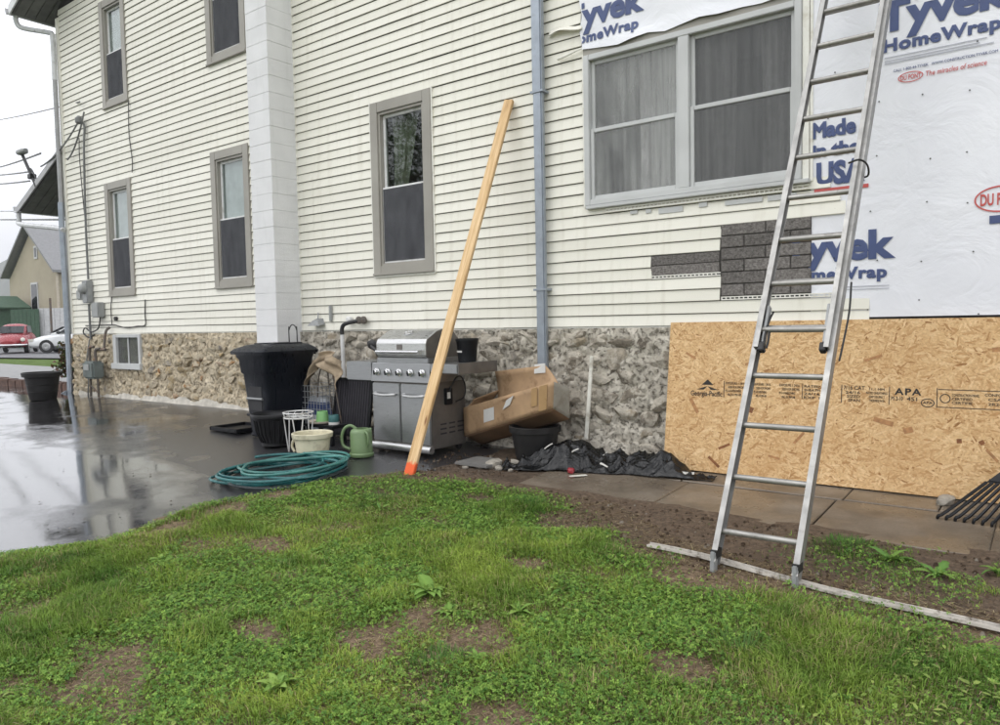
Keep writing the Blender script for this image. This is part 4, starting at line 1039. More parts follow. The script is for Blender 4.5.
# wire loop stuck behind the bin
cl = MB(); cl.tube([(-7.33, -.43, -.9)]+[(-7.27+.075*math.cos(rad(180-t)), -.43, -.02+.075*math.sin(rad(180-t))*1.3) for t in range(0, 181, 20)]+[(-7.19, -.43, -.9)], .007, 6)
tag(cl.build('wire_hoop', 'cable_black', None, smooth=True), 'thin dark wire hoop poking up between bin and chimney', 'hoop')

# ------------------------------------------------------------------ pots, stand, bucket, can
def pot(name, c, prof, mat, label, cat, rim=None, n=28):
    P = MB().lathe(prof, c, n).build(name, mat, None, smooth=True); tag(P, label, cat)
    return P
z = gz(-6.48, -1.29)
p1 = pot('plant_pot', (-6.48, -1.29, z), [(.13, 0), (.15, .02), (.145, .05), (.19, .15), (.215, .28), (.222, .30), (.245, .305), (.252, .33), (.245, .345), (.222, .34), (.19, .30), (.15, .22)], 'pot_plastic', 'glossy black fluted plant pot in front of the wheeled bin', 'pot')
for i in range(26):
    a = 2*math.pi*i/26
    MB().tube([(-6.48+math.cos(a)*.148, -1.29+math.sin(a)*.148, z+.05), (-6.48+math.cos(a)*.192, -1.29+math.sin(a)*.192, z+.15), (-6.48+math.cos(a)*.217, -1.29+math.sin(a)*.217, z+.28)], .008, 5).build('flute', 'pot_plastic', p1, smooth=True)
MB().lathe([(.001, .28), (.2, .28)], (-6.48, -1.29, z), 20, None, False, True).build('earth', 'soil', p1)
# cream tub
z = gz(-5.71, -1.44)
tub = pot('cream_tub', (-5.71, -1.44, z), [(.135, 0), (.145, .01), (.165, .17), (.172, .20), (.19, .205), (.195, .245), (.188, .25), (.175, .24), (.15, .05), (.001, .045)], 'cream_plastic', 'cream plastic tub beside the white wire plant stand', 'tub')
MB().tube([(-5.87, -1.52, z+.21), (-5.90, -1.535, z+.12), (-5.875, -1.525, z+.06)], .012, 6).build('handle', 'cream_plastic', tub, smooth=True)
# wire plant stand
PS = empty('plant_stand', (-6.05, -1.335, gz(-6.05, -1.335)), 'white wire plant stand between the black pot and cream tub', 'plant stand')
z = gz(-6.05, -1.335); cx, cy = -6.05, -1.335
for zz, r_ in ((.395, .145), (.345, .135)):
    MB().tube([(cx+r_*math.cos(2*math.pi*i/28), cy+r_*math.sin(2*math.pi*i/28), z+zz) for i in range(28)], .007, 6, closed=True).build('ring', 'white_wire', PS, smooth=True)
for i in range(12):
    a = 2*math.pi*i/12; MB().tube([(cx+.145*math.cos(a), cy+.145*math.sin(a), z+.395), (cx+.14*math.cos(a+.15), cy+.14*math.sin(a+.15), z+.37), (cx+.135*math.cos(a), cy+.135*math.sin(a), z+.345)], .004, 5).build('scroll', 'white_wire', PS, smooth=True)
MB().tube([(cx-.14, cy, z+.345), (cx+.14, cy, z+.345)], .005, 5).tube([(cx, cy-.14, z+.346), (cx, cy+.14, z+.346)], .005, 5).build('cross_wire', 'white_wire', PS, smooth=True)
for a in (rad(200), rad(320), rad(80)):
    dx, dy = math.cos(a), math.sin(a); tx, ty = -dy, dx
    MB().tube([(cx+dx*.135+tx*.05, cy+dy*.135+ty*.05, z+.35), (cx+dx*.12+tx*.008, cy+dy*.12+ty*.008, z+.02), (cx+dx*.12, cy+dy*.12, gz(cx+dx*.12, cy+dy*.12)+.006), (cx+dx*.12-tx*.008, cy+dy*.12-ty*.008, z+.02), (cx+dx*.135-tx*.05, cy+dy*.135-ty*.05, z+.35)], .006, 6).build('leg', 'white_wire', PS, smooth=True)
# watering can
WC = empty('watering_can', (-5.37, -1.13, gz(-5.37, -1.13)), 'sage green plastic watering can beside the grill doors', 'watering can')
z = gz(-5.37, -1.13); c = (-5.37, -1.13, z)
MB().lathe([(.110, 0), (.118, .01), (.118, .03), (.108, .04), (.104, .23), (.095, .255), (.075, .268), (.06, .268), (.06, .255)], c, 28).build('body', 'can_green', WC, smooth=True)
MB().tube([(c[0]-.04, c[1]-.02, z+.262), (c[0]-.09, c[1]-.05, z+.295), (c[0]-.145, c[1]-.08, z+.265), (c[0]-.175, c[1]-.09, z+.18), (c[0]-.16, c[1]-.085, z+.10), (c[0]-.10, c[1]-.055, z+.065)], .015, 8).build('handle', 'can_green', WC, smooth=True)
MB().tube([(c[0]-.03, c[1]+.07, z+.07), (c[0]-.06, c[1]+.15, z+.15), (c[0]-.08, c[1]+.20, z+.24)], [.024, .016, .013], 8).build('spout', 'can_green', WC, smooth=True)
MB().tube([(c[0]+.085, c[1]-.03, z+.25), (c[0]+.125, c[1]-.035, z+.225), (c[0]+.13, c[1]-.03, z+.15), (c[0]+.105, c[1]-.02, z+.10)], .010, 8).build('side_handle', 'can_green', WC, smooth=True)
# wire basket with bag, mesh screen, cups
WB = empty('wire_basket', (-6.62, -.55, gz(-6.62, -.55)), 'wire basket holding a blue and white bag behind the bin', 'basket')
x0, x1, y0, y1 = -6.92, -6.42, -.72, -.36; z0_ = gz(-6.6, -.5)+.02; z1_ = -.60
for zz in np.linspace(z0_, z1_, 9): MB().tube([(x0, y0, zz), (x1, y0, zz), (x1, y1, zz), (x0, y1, zz)], .004, 5, closed=True).build('wire', 'grey_metal', WB)
for xx in np.linspace(x0, x1, 11): MB().tube([(xx, y0, z0_), (xx, y0, z1_)], .004, 5).build('wire', 'grey_metal', WB)
for yy in np.linspace(y0, y1, 8): MB().tube([(x1, yy, z0_), (x1, yy, z1_)], .004, 5).build('wire', 'grey_metal', WB)
def bag(a, b):
    t = 2*math.pi*a; r_ = (.9+.18*math.sin(3*t+b*4))*(1-.25*b**3); return ((x0+x1)/2+.21*r_*math.cos(t), (y0+y1)/2+.15*r_*math.sin(t), z0_+.02+.36*b)
BG = MB().grid(28, 10, bag).build('feed_bag', 'bag_white', None, smooth=2); tag(BG, 'crumpled blue and white bag inside the wire basket', 'bag')
def bag2(a, b):
    t = 2*math.pi*(.55+.42*a); p = .45+.4*b; r_ = (.9+.18*math.sin(3*t+p*4))*(1-.25*p**3)*1.02; return ((x0+x1)/2+.21*r_*math.cos(t), (y0+y1)/2+.15*r_*math.sin(t), z0_+.02+.36*p)
MB().grid(20, 5, bag2).build('print_band', 'bag_blue', BG, smooth=2)
# folded burlap thrown over a bent wire frame
def bur(a, b):
    t = (a-.5)*2; x = -6.47+.20*t*(1+.45*b); z = -.235-.11*t*t-.30*b*(.45+.55*abs(t)); y = -.60-.10*b+.05*math.sin(t*7+b*4)+.02*math.sin(b*11+t*3)
    return (x, y, z+.02*float(fbm(a*6, b*6, 7)))
BU = MB().grid(30, 16, bur).build('burlap_cloth', 'burlap', None, smooth=2, solid=.008); tag(BU, 'brown burlap cloth draped over a wire frame by the grill', 'cloth')
FRM = empty('folding_stand', (-6.45, -.5, gz(-6.45, -.5)), 'dark folding wire stand carrying the burlap cloth', 'stand')
for dx, dy in ((-.10, -.05), (.0, -.02), (.10, -.05), (.05, .08)):
    MB().tube([(-6.47, -.56, -.28), (-6.47+dx*1.2, -.57+dy, -.5), (-6.45+dx*2.2, -.5+dy*2, gz(-6.45, -.5)+.005)], .008, 6).build('leg', 'pipe_brown', FRM, smooth=True)
MS = empty('fire_screen', (-6.08, -.55, gz(-6.08, -.55)), 'black mesh screen leaning behind the watering can', 'screen')
M_ = Matrix.Translation((-6.40, -.62, gz(-6.1, -.55)+.015)) @ Matrix.Rotation(-.14, 4, 'X')
m = MB().bbox((.03, -.004, .03), (.56, .004, .60), .003, M_); m.build('mesh_panel', 'mesh_black', MS)
m = MB(); m.box((0, -.012, 0), (.03, .012, .63), M_); m.box((.56, -.012, 0), (.59, .012, .63), M_); m.box((.03, -.011, .60), (.56, .011, .63), M_); m.box((.03, -.011, 0), (.56, .011, .03), M_); m.build('screen_frame', 'black_plastic', MS)
for i in range(14):
    xx = .05+i*.038; MB().box((xx, -.009, .03), (xx+.004, -.0045, .60), M_).build('mesh_wire', 'charcoal_pot', MS)
# low dark crate used as a bench with cups
CB = empty('low_bench', (-6.10, -.92, gz(-6.10, -.92)), 'low dark bench with cups and a saucer on it', 'bench')
zt = -.965
MB().bbox((-6.36, -1.02, zt-.03), (-5.92, -.80, zt), .006).build('bench_top', 'black_plastic', CB)
for x in (-6.33, -5.96):
    for y in (-.99, -.83): MB().bbox((x-.018, y-.018, gz(x, y)), (x+.018, y+.018, zt-.028), .004).build('leg', 'black_plastic', CB)
s_ = pot('saucer', (-6.22, -.91, zt), [(.10, 0), (.135, .012), (.14, .03), (.13, .03), (.10, .012)], 'plate_tan', 'tan saucer under the bright green cup', 'saucer')
s_ = pot('green_cup', (-6.20, -.91, zt+.013), [(.062, 0), (.068, .005), (.058, .10), (.055, .115), (.048, .115), (.05, .01)], 'cup_green', 'bright green cup on the tan saucer', 'cup')
s_ = pot('teal_cup', (-6.02, -.91, zt), [(.05, 0), (.054, .005), (.054, .085), (.05, .10), (.044, .10), (.045, .01)], 'cup_teal', 'dark teal cup next to the bright green one', 'cup')
MB().lathe([(.0555, .002), (.0555, .028)], (-6.02, -.91, zt), 20, None, False).build('band', 'paper', s_, smooth=True)
# flat tray on the drive
TR = MB(); tz = gz(-7.6, -1.0)+.004; x0, x1, y0, y1 = -7.86, -7.32, -1.20, -.72
TR.bbox((x0, y0, tz), (x1, y1, tz+.012), .004); TRo = TR.build('rubber_tray', 'black_plastic'); tag(TRo, 'flat black rubber tray on the wet drive left of the bin', 'tray')
for lo, hi in (((x0, y0, tz+.010), (x0+.03, y1, tz+.045)), ((x1-.03, y0, tz+.010), (x1, y1, tz+.045)), ((x0+.03, y0, tz+.010), (x1-.03, y0+.03, tz+.044)), ((x0+.03, y1-.03, tz+.010), (x1-.03, y1, tz+.044))):
    MB().bbox(lo, hi, .006).build('rim', 'black_plastic', TRo)

# ------------------------------------------------------------------ coiled hose
rs = random.Random(5)
def coil(loops, cx, cy, a0, b0, ang, z0, seed, dz):
    r_ = random.Random(seed); pts = []; ph = [r_.uniform(0, 6.28) for _ in range(6)]; n = int(loops*44)
    for i in range(n+1):
        t = 2*math.pi*i/44; s_ = i/44
        ra = a0*(1+.13*math.sin(s_*2.9+ph[0])+.05*math.sin(3*t+ph[1]+s_)); rb = b0*(1+.22*math.sin(s_*2.3+ph[2])+.08*math.sin(2*t+ph[3]+s_*.8))
        ox = .075*math.sin(s_*1.35+ph[4]); oy = .06*math.sin(s_*1.7+ph[5])
        u, v_ = ra*math.cos(t)+ox, rb*math.sin(t)+oy
        x = cx+u*math.cos(ang)-v_*math.sin(ang); y = cy+u*math.sin(ang)+v_*math.cos(ang)
        pts.append((x, y, gz(x, y)+.013+z0+dz*s_+.010*(1+math.sin(t*2+s_*1.7))))
    return pts
HA = math.atan2(.95, .54)
hose_c = (-5.44, -1.99)
HO = MB().tube(coil(6.3, *hose_c, .49, .345, HA, 0, 1, .010), .0125, 8).build('garden_hose', 'hose', None, smooth=True); tag(HO, 'coiled teal garden hose lying on the wet drive', 'hose')
WO[HO.name] = Vector(HO.location)
MB().tube(coil(2.2, hose_c[0]+.02, hose_c[1]+.02, .46, .32, HA, .066, 4, .006), .0125, 8).build('hose_run', 'hose_highlight', HO, smooth=True)
MB().tube(coil(1.05, hose_c[0]-.02, hose_c[1]-.05, .55, .40, HA+.06, .0, 9, .004), .0125, 8).build('hose_run', 'hose_dark', HO, smooth=True)
e = coil(1.05, hose_c[0]-.02, hose_c[1]-.05, .55, .40, HA+.06, .0, 9, .004)[-1]
MB().tube([e, (e[0]+.02, e[1]+.05, e[2]+.004)], .018, 10).build('coupling', 'brass', HO, smooth=True)

# ------------------------------------------------------------------ cardboard box on a pot
bc = dict(TL=(-4.674, -.42, -.769), TR=(-3.485, -.62, -.458), BR=(-3.526, -.58, -.698), BL=(-4.703, -.38, -1.056), TR2=(-3.496, -.36, -.536), BR2=(-3.519, -.32, -.82))
bc = {k_: Vector(v_) for k_, v_ in bc.items()}; dT = bc['TR2']-bc['TR']; dB = bc['BR2']-bc['BR']; bc['TL2'] = bc['TL']+dT; bc['BL2'] = bc['BL']+dB
def panelq(names, name, mat, parent, th=.006, ins=0.):
    q = [bc[n_] for n_ in names]; cc = sum(q, Vector())/4; q = [p+(cc-p)*ins for p in q]
    nrm = (q[1]-q[0]).cross(q[3]-q[0]).normalized(); m = MB()
    def fn(a, b):
        p = (q[0]*(1-a)+q[1]*a)*(1-b)+(q[3]*(1-a)+q[2]*a)*b
        return p+nrm*.012*(float(fbm(p.x*5+p.y, p.z*5, 3))-.5)*math.sin(math.pi*a)*1.
    return m.grid(14, 6, fn).build(name, mat, parent, smooth=2, solid=th)
CBX = empty('cardboard_box', tuple(sum((bc[k_] for k_ in ('BL', 'BR', 'BL2', 'BR2')), Vector())/4), 'long battered cardboard box tipped up on a dark pot', 'box')
panelq(('BL', 'BR', 'TR', 'TL'), 'front_panel', 'cardboard', CBX); panelq(('BR', 'BR2', 'TR2', 'TR'), 'end_panel', 'cardboard_grey', CBX, ins=.01)
panelq(('BL', 'BR', 'BR2', 'BL2'), 'bottom_panel', 'cardboard_dark', CBX, ins=.01); panelq(('BL2', 'BR2', 'TR2', 'TL2'), 'back_panel', 'cardboard', CBX, ins=.01); panelq(('BL', 'BL2', 'TL2', 'TL'), 'end_panel', 'cardboard_dark', CBX, ins=.01)  # bottom and far end use the darker copy, shade put into the colour
def flap(pts, name, mat, lab=None):
    q = [Vector(p) for p in pts]
    def fn(a, b):
        p = (q[0]*(1-a)+q[1]*a)*(1-b)+(q[3]*(1-a)+q[2]*a)*b; p.y += .03*math.sin(math.pi*b)+.01*math.sin(a*6); return p
    return MB().grid(12, 6, fn).build(name, mat, CBX, smooth=2, solid=.006)
flap([tuple(bc['TL2'].lerp(bc['TR2'], .22)), tuple(bc['TL2'].lerp(bc['TR2'], .92)), (-3.80, -.27, -.345), (-4.43, -.22, -.42)], 'top_flap', 'cardboard')
flap([tuple(bc['TL'].lerp(bc['TL2'], .1)), tuple(bc['TL'].lerp(bc['TL2'], .95)), (-4.40, -.17, -.60), (-4.60, -.36, -.69)], 'side_flap', 'cardboard')
def sticker(u0, u1, v0, v1, mat, name, lift=.008, names=('BL', 'BR', 'TR', 'TL'), sk=0.):
    q = [bc[n_] for n_ in names]; nrm = (q[1]-q[0]).cross(q[3]-q[0]).normalized()
    P = lambda a, b: (q[0]*(1-a)+q[1]*a)*(1-b)+(q[3]*(1-a)+q[2]*a)*b
    m = MB(); f_ = []
    sgn = 1 if nrm.y < 0 else -1
    for a, b in ((u0, v0), (u1, v0+sk), (u1+sk*.4, v1+sk), (u0+sk*.4, v1)):
        f_.append(P(a, b)+nrm*sgn*(lift+.010*abs(float(fbm(P(a, b).x*5+P(a, b).y, P(a, b).z*5, 3))-.5)))
    m.add(f_+[p-nrm*sgn*.002 for p in f_], [(0, 1, 2, 3), (4, 7, 6, 5), (0, 4, 5, 1), (1, 5, 6, 2), (2, 6, 7, 3), (3, 7, 4, 0)]); return m.build(name, mat, CBX)
sticker(.25, .37, .26, .72, 'paper', 'shipping_label', sk=.0); sticker(.47, .55, .52, .82, 'paper', 'shipping_label', sk=.10); sticker(.86, .94, .05, .97, 'tape', 'tape_strip')
sticker(.78, .84, .30, .97, 'tape', 'tape_strip')
for j in range(3): sticker(.45+.01*j, .60, .885-.035*j, .90-.035*j, 'cardboard_dark', 'print_line', .0075)
lb = Vector((-3.93, -.272, -.425)); MB().add([lb, lb+Vector((.13, -.006, .012)), lb+Vector((.13, -.006, .10)), lb+Vector((.0, .01, .085))], [(0, 1, 2, 3)]).build('shipping_label', 'paper', CBX, solid=.002)
zz = gz(-3.86, -.36)
pot('large_pot', (-3.83, -.42, zz), [(.165, 0), (.172, .02), (.20, .17), (.203, .18), (.215, .27), (.235, .275), (.24, .325), (.23, .33), (.21, .32), (.18, .12)], 'charcoal_pot', 'large charcoal plant pot under the cardboard box', 'pot')
# flat offcut of board under the box and rubble
o = MB().bbox((-4.35, -.95, gz(-4.0, -.8)+.02), (-3.98, -.62, gz(-4.0, -.8)+.045), .004).build('board_offcut', 'offcut_grey'); tag(o, 'flat grey board offcut lying below the cardboard box', 'board')
rs = random.Random(3)
def chunk(c, s, mat, name, label, cat, group=None, seed=0):
    bm = bmesh.new(); bmesh.ops.create_icosphere(bm, subdivisions=2, radius=1)
    for v_ in bm.verts:
        d = v_.co.normalized(); r_ = (abs(d.x)**3.2+abs(d.y)**3.2+abs(d.z)**3.2)**(-1/3.2)*(1+.5*(float(noise2(d.x*1.8+seed, d.y*1.8+d.z, seed))-.5)); v_.co = Vector((d.x*r_*s[0], d.y*r_*s[1], d.z*r_*s[2]))
    m = MB(); m.bm(bm, Matrix.Translation(c) @ Matrix.Rotation(seed*1.3, 4, 'Z')); o = m.build(name, mat, None, smooth=True); return tag(o, label, cat, group)
RL = {0: 'largest pale rubble chunk beside the grey board offcut', 2: 'dark earthy rubble chunk just behind the pale ones'}
for i, (x, y, s_) in enumerate(((-4.02, -.80, .060), (-3.92, -.86, .035), (-3.97, -.70, .05), (-3.86, -.76, .03), (-4.1, -.9, .025), (-3.80, -.84, .02), (-3.90, -.66, .045), (-4.20, -.98, .02))):
    chunk((x, y, gz(x, y)+s_*.45+.005), (s_*1.4, s_, s_*.7), 'rubble_pale' if i != 2 else 'soil', 'rubble_chunk', RL.get(i, 'small pale rubble chunk on the soil left of the black sheet'), 'rubble', 'rubble chunks by the black sheet', i+1)

# ------------------------------------------------------------------ crumpled black sheet
def tarp(a, b):
    x = -3.93+1.78*a; t = b
    yf = np.interp(x, [-3.93, -3.6, -3.3, -2.8, -2.2], [-.90, -.78, -.68, -.56, -.46]); yb = np.interp(x, [-3.93, -3.6, -3.3, -2.6, -2.2], [-.72, -.34, -.24, -.26, -.34])
    y = yf+(yb-yf)*t
    ridge = np.interp(x, [-3.93, -3.75, -3.55, -3.42, -3.28, -3.14, -3.02, -2.90, -2.74, -2.62, -2.45, -2.2], [.01, .06, .15, .24, .22, .08, .11, .10, .19, .16, .05, .008])
    prof = math.sin(math.pi*min(1, t*.98))**.8*(.5+.5*t)
    n_ = float(fbm(x*5, y*5, 13))-.5
    # long diagonal creases and small crumples
    c1 = 1-abs(2*float(noise2((x*.8+y*.55)*7.5, (y-x*.35)*2.2, 41))-1); c2 = 1-abs(2*float(noise2((x-y*.9)*11, (y+x*.5)*4, 57))-1); c3 = 1-abs(2*float(noise2(x*25+y*9, y*17-x*6, 63))-1)
    env = min(1, prof*1.6+.12)
    h = ridge*prof*1.1*(1+.6*n_)+env*(.062*(c1**2-.35)+.042*(c2**2-.35)+.020*(c3**2-.4))
    return (x+.05*n_*prof, y+.07*n_, gz(x, y)+.020+max(.0, h))
TP = MB().grid(170, 64, tarp).build('black_sheet', 'black_sheet', None, smooth=2, solid=.004); tag(TP, 'crumpled wet black plastic sheet at the foot of the foundation', 'plastic sheet')
def onTP(x, t): p = tarp((x+3.93)/1.78, t); return Vector(p)
SLB = ('white vinyl scrap on the highest peak of the black sheet', 'long slanted white scrap on the left slope of the black sheet', 'white scrap near the front middle of the black sheet', 'white scrap at the lower front of the black sheet', 'wide white scrap at the right tip of the black sheet', 'small white scrap in the hollow between the sheet peaks')
for i, (x, t, L, ang, wd) in enumerate(((-3.50, .80, .07, .15, .025), (-3.62, .55, .13, .75, .015), (-3.34, .35, .09, .7, .015), (-3.02, .12, .08, -.3, .018), (-2.36, .30, .13, .15, .03), (-3.10, .6, .05, 1.2, .02))):
    p = onTP(x, t)+Vector((0, -.012, .010)); M_ = Matrix.Translation(p) @ Matrix.Rotation(-.7, 4, 'X') @ Matrix.Rotation(-ang, 4, 'Y')
    o = MB().grid(6, 2, lambda a, b: M_ @ Vector(((a-.5)*L, .006*math.sin(a*5+i), (b-.5)*wd*(1-.3*a)))).build('vinyl_scrap', 'scrap_white', solid=.003); tag(o, SLB[i], 'scrap', 'white vinyl scraps on the black sheet')
o = MB().bbox((-.075, -.02, 0), (.075, .02, .006), .002, Matrix.Translation((-3.16, -.78, gz(-3.16, -.78)+.02)) @ Matrix.Rotation(.9, 4, 'Z')).build('wood_offcut', 'stake_white'); tag(o, 'short white strip lying in front of the black sheet', 'offcut')
chunk((-3.28, -.70, gz(-3.28, -.70)+.035), (.04, .03, .025), 'car_red', 'red_scrap', 'small reddish scrap at the front edge of the black sheet', 'scrap', None, 4)
# white stake
o = MB().bbox((-.018, -.008, 0), (.018, .008, .76), .003, Matrix.Translation((-3.445, -.16, -1.02)) @ Matrix.Rotation(.065, 4, 'Y') @ Matrix.Rotation(-.05, 4, 'X')).build('white_stake', 'stake_white'); tag(o, 'thin white stake standing upright against the stones', 'stake')
# soffit strip on the lawn
s0 = Vector((-1.90, -2.085, gz(-1.9, -2.085)+.040)); s1 = Vector((.75, -2.46, gz(.75, -2.46)+.035)); sdv = (s1-s0).normalized(); sx_ = sdv.cross(Vector((0, 0, 1))).normalized(); su = sx_.cross(sdv)
CHN = MB(); prof = [(-.020, 0), (.020, 0), (.020, .014), (.016, .014), (.016, .003), (.003, .003), (.003, .012), (-.002, .012), (-.002, .003), (-.014, .003), (-.014, .019), (-.020, .019)]
nseg = 16; n = len(prof)
for i in range(nseg+1):
    p = s0.lerp(s1, i/nseg)+Vector((0, .006*math.sin(i*.9), .008*math.sin(i*.7)))
    for a, b in prof: CHN.v.append(tuple(p+sx_*a+su*b))
for i in range(nseg):
    for j in range(n): j2 = (j+1) % n; CHN.f.append((i*n+j, i*n+j2, (i+1)*n+j2, (i+1)*n+j))
CHN.f.append(tuple(range(n))); CHN.f.append(tuple(nseg*n+j for j in range(n))[::-1])
o = CHN.build('vinyl_channel', 'channel_dirty'); tag(o, 'long dirty white vinyl channel strip lying in the grass below the ladder', 'trim strip')
# rake
RK = empty('leaf_rake', (-.1, -.5, gz(-.1, -.5)), 'black leaf rake with fanned tines resting on the patio slabs', 'rake')
hub = Vector((.06, -.30, -.60))
nT = 19; bases = []
for i in range(nT):
    s_ = i/(nT-1); tip = Vector((-.605+.86*s_, -.70-.34*s_+.10*math.sin(math.pi*s_), 0)); tip.z = gz(tip.x, tip.y)+.018
    base = tip.lerp(hub, .37); bases.append(base); dr = (base-tip).normalized(); out_ = Vector((-.25, -.8, 0)).normalized()
    MB().tube([tip+Vector((0, .02, -.001)), tip-out_*.0, tip+out_*.012+dr*.02+Vector((0, 0, .008)), tip+dr*.06, base], [.006, .009, .010, .010, .010], 6).build('tine', 'black_plastic', RK, smooth=True)
m = MB(); m.v += [tuple(b) for b in bases]+[tuple(b.lerp(hub, .85)) for b in bases]; m.f += [(i, i+1, nT+i+1, nT+i) for i in range(nT-1)]; m.build('rake_head', 'black_plastic', RK, solid=.012)
MB().tube([bases[0].lerp(hub, .03), *[b.lerp(hub, .02) for b in bases[1:-1]], bases[-1]], .011, 6).build('cross_bar', 'black_plastic', RK, smooth=True)
MB().tube([hub.lerp(bases[9], .25), hub, Vector((.62, -.05, .75))], .016, 8).build('handle', 'lumber', RK, smooth=True)
o = chunk((-.60, -.30, gz(-.6, -.3)+.03), (.09, .05, .03), 'rubble_pale', 'paper_scrap', 'white crumpled scrap between the strand board and rake', 'scrap', None, 6)

# ------------------------------------------------------------------ utilities on the wall
EM = empty('electric_meter', (-13.25, -.05, .6), 'grey electric meter box with conduit on the left end of the siding', 'meter')
MB().bbox((-13.30, -.13, .52), (-13.12, -.024, .90), .012).build('meter_box', 'grey_metal', EM); MB().bbox((-13.55, -.12, .58), (-13.38, -.024, .76), .02).build('side_box', 'meter_grey', EM)
MB().lathe([(.085, 0), (.085, .05), (.06, .08), (.01, .09)], (0, 0, 0), 18, Matrix.Translation((-13.215, -.13, .76)) @ Matrix.Rotation(rad(90), 4, 'X'), True, True).build('meter_dome', 'meter_grey', EM, smooth=True)
MB().tube([(-13.20, -.06, .92), (-13.19, -.06, 2.0), (-13.12, -.06, 3.1), (-13.07, -.06, 3.45), (-13.15, -.10, 3.55)], .019, 8).build('conduit', 'cable_grey', EM, smooth=True)
MB().lathe([(.03, 0), (.06, .02), (.06, .09), (.02, .13)], (-13.16, -.10, 3.50), 12, None, True, True).build('service_head', 'cable_grey', EM, smooth=True)
MB().tube([(-13.22, -.06, .50), (-13.22, -.06, .10), (-13.22, -.06, -.10)], .02, 8).build('conduit', 'cable_grey', EM, smooth=True)
PB = MB().bbox((-12.98, -.14, .27), (-12.74, -.024, .52), .015).build('phone_box', 'meter_grey'); tag(PB, 'small pale grey utility box right of the electric meter', 'box')
CB2 = empty('wall_cables', (-12.9, -.05, .1), 'thin dark cables looping across the lower siding near the meter', 'cables')
MB().tube([(-12.86, -.05, .27), (-12.9, -.06, .12), (-13.0, -.06, .06), (-13.2, -.06, .03), (-13.4, -.06, .1), (-13.5, -.05, .02), (-13.3, -.06, -.06), (-13.1, -.05, -.02)], .012, 6).build('cable', 'cable_black', CB2, smooth=True)
MB().tube([(-13.45, -.03, .14), (-12.5, -.032, .14), (-12.3, -.032, .12), (-12.0, -.032, .085), (-11.7, -.032, .11), (-11.44, -.032, .125), (-11.43, -.032, .3), (-11.40, -.032, .52)], .008, 6).build('cable', 'cable_black', CB2, smooth=True)
MB().tube([(-12.51, -.032, .14), (-12.52, -.032, .4), (-12.47, -.032, .6)], .007, 6).build('cable', 'cable_black', CB2, smooth=True)
MB().tube([(-11.62, -.035, 2.5), (-11.60, -.035, 2.7), (-11.66, -.035, 3.1), (-11.63, -.035, 3.62)], .007, 6).build('cable', 'cable_black', CB2, smooth=True)
MB().tube([(-13.3, -.05, 3.3), (-13.32, -.05, 3.0), (-13.28, -.05, 2.4), (-13.2, -.05, 1.6)], .008, 6).build('cable', 'cable_black', CB2, smooth=True)
MB().lathe([(.035, 0), (.035, .04)], (0, 0, 0), 10, Matrix.Translation((-12.35, -.022, .24)) @ Matrix.Rotation(rad(90), 4, 'X'), True, True).build('cable_knob', 'cable_black', CB2, smooth=True)
GM = empty('gas_meter', (-12.8, -.25, gz(-12.8, -.25)), 'grey green gas meter on pipes beside the basement window', 'meter')
MB().bbox((-12.98, -.33, -.74), (-12.62, -.13, -.45), .03).build('meter_body', 'meter_green', GM, smooth=True)
MB().bbox((-12.9, -.345, -.60), (-12.72, -.331, -.50), .005).build('dial', 'meter_grey', GM)
for x, zt in ((-12.91, -.27), (-12.70, -.30)):
    MB().tube([(x, -.23, -.45), (x, -.23, zt), (x+.04, -.22, zt+.05), (x+.10, -.2, zt+.05)], .025, 8).build('pipe', 'pipe_brown', GM, smooth=True)
MB().tube([(-12.55, -.16, -.28), (-12.55, -.12, .02), (-12.55, -.05, .10)], .022, 8).build('pipe', 'pipe_brown', GM, smooth=True); MB().tube([(-12.72, -.2, -.26), (-12.45, -.18, -.26)], .025, 8).build('pipe', 'pipe_brown', GM, smooth=True)
MB().tube([(-12.91, -.23, -.74), (-12.93, -.23, gz(-12.9, -.2))], .02, 8).build('pipe', 'pipe_brown', GM, smooth=True); MB().tube([(-12.66, -.23, -.74), (-12.66, -.23, gz(-12.7, -.2))], .02, 8).build('pipe', 'pipe_brown', GM, smooth=True)
MB().tube([(-12.93, -.23, -.85), (-12.66, -.23, -.98)], .012, 6).build('brace', 'pipe_brown', GM, smooth=True)
MB().tube([(-13.22, -.08, -.1), (-13.28, -.12, -.5), (-13.2, -.14, -.8), (-13.22, -.15, -1.05)], .012, 6).build('earth_wire', 'cable_grey', GM, smooth=True)
# taps and vent hood on the siding
SP_ = empty('outdoor_tap', (-6.65, -.06, .1), 'outdoor tap with white standpipe above the burlap cloth', 'tap')
MB().tube([(-6.73, -.14, -.55), (-6.735, -.14, -.05)], .024, 8).build('standpipe', 'pipe_white', SP_, smooth=True)
MB().tube([(-6.735, -.14, -.05), (-6.735, -.14, .02), (-6.70, -.13, .07), (-6.58, -.09, .10), (-6.52, -.06, .105)], .024, 8).build('elbow', 'cable_black', SP_, smooth=True)
for x in (-6.52, -6.44): MB().lathe([(.012, 0), (.045, .01), (.045, .03), (.012, .04)], (0, 0, 0), 12, Matrix.Translation((x, -.05, .115)) @ Matrix.Rotation(rad(90), 4, 'X'), True, True).build('tap_wheel', 'pipe_brown', SP_, smooth=True)
MB().lathe([(.035, 0), (.04, .05), (.02, .07)], (0, 0, 0), 12, Matrix.Translation((-6.70, -.022, .125)) @ Matrix.Rotation(rad(90), 4, 'X'), True, True).build('wall_plate', 'pipe_white', SP_, smooth=True)
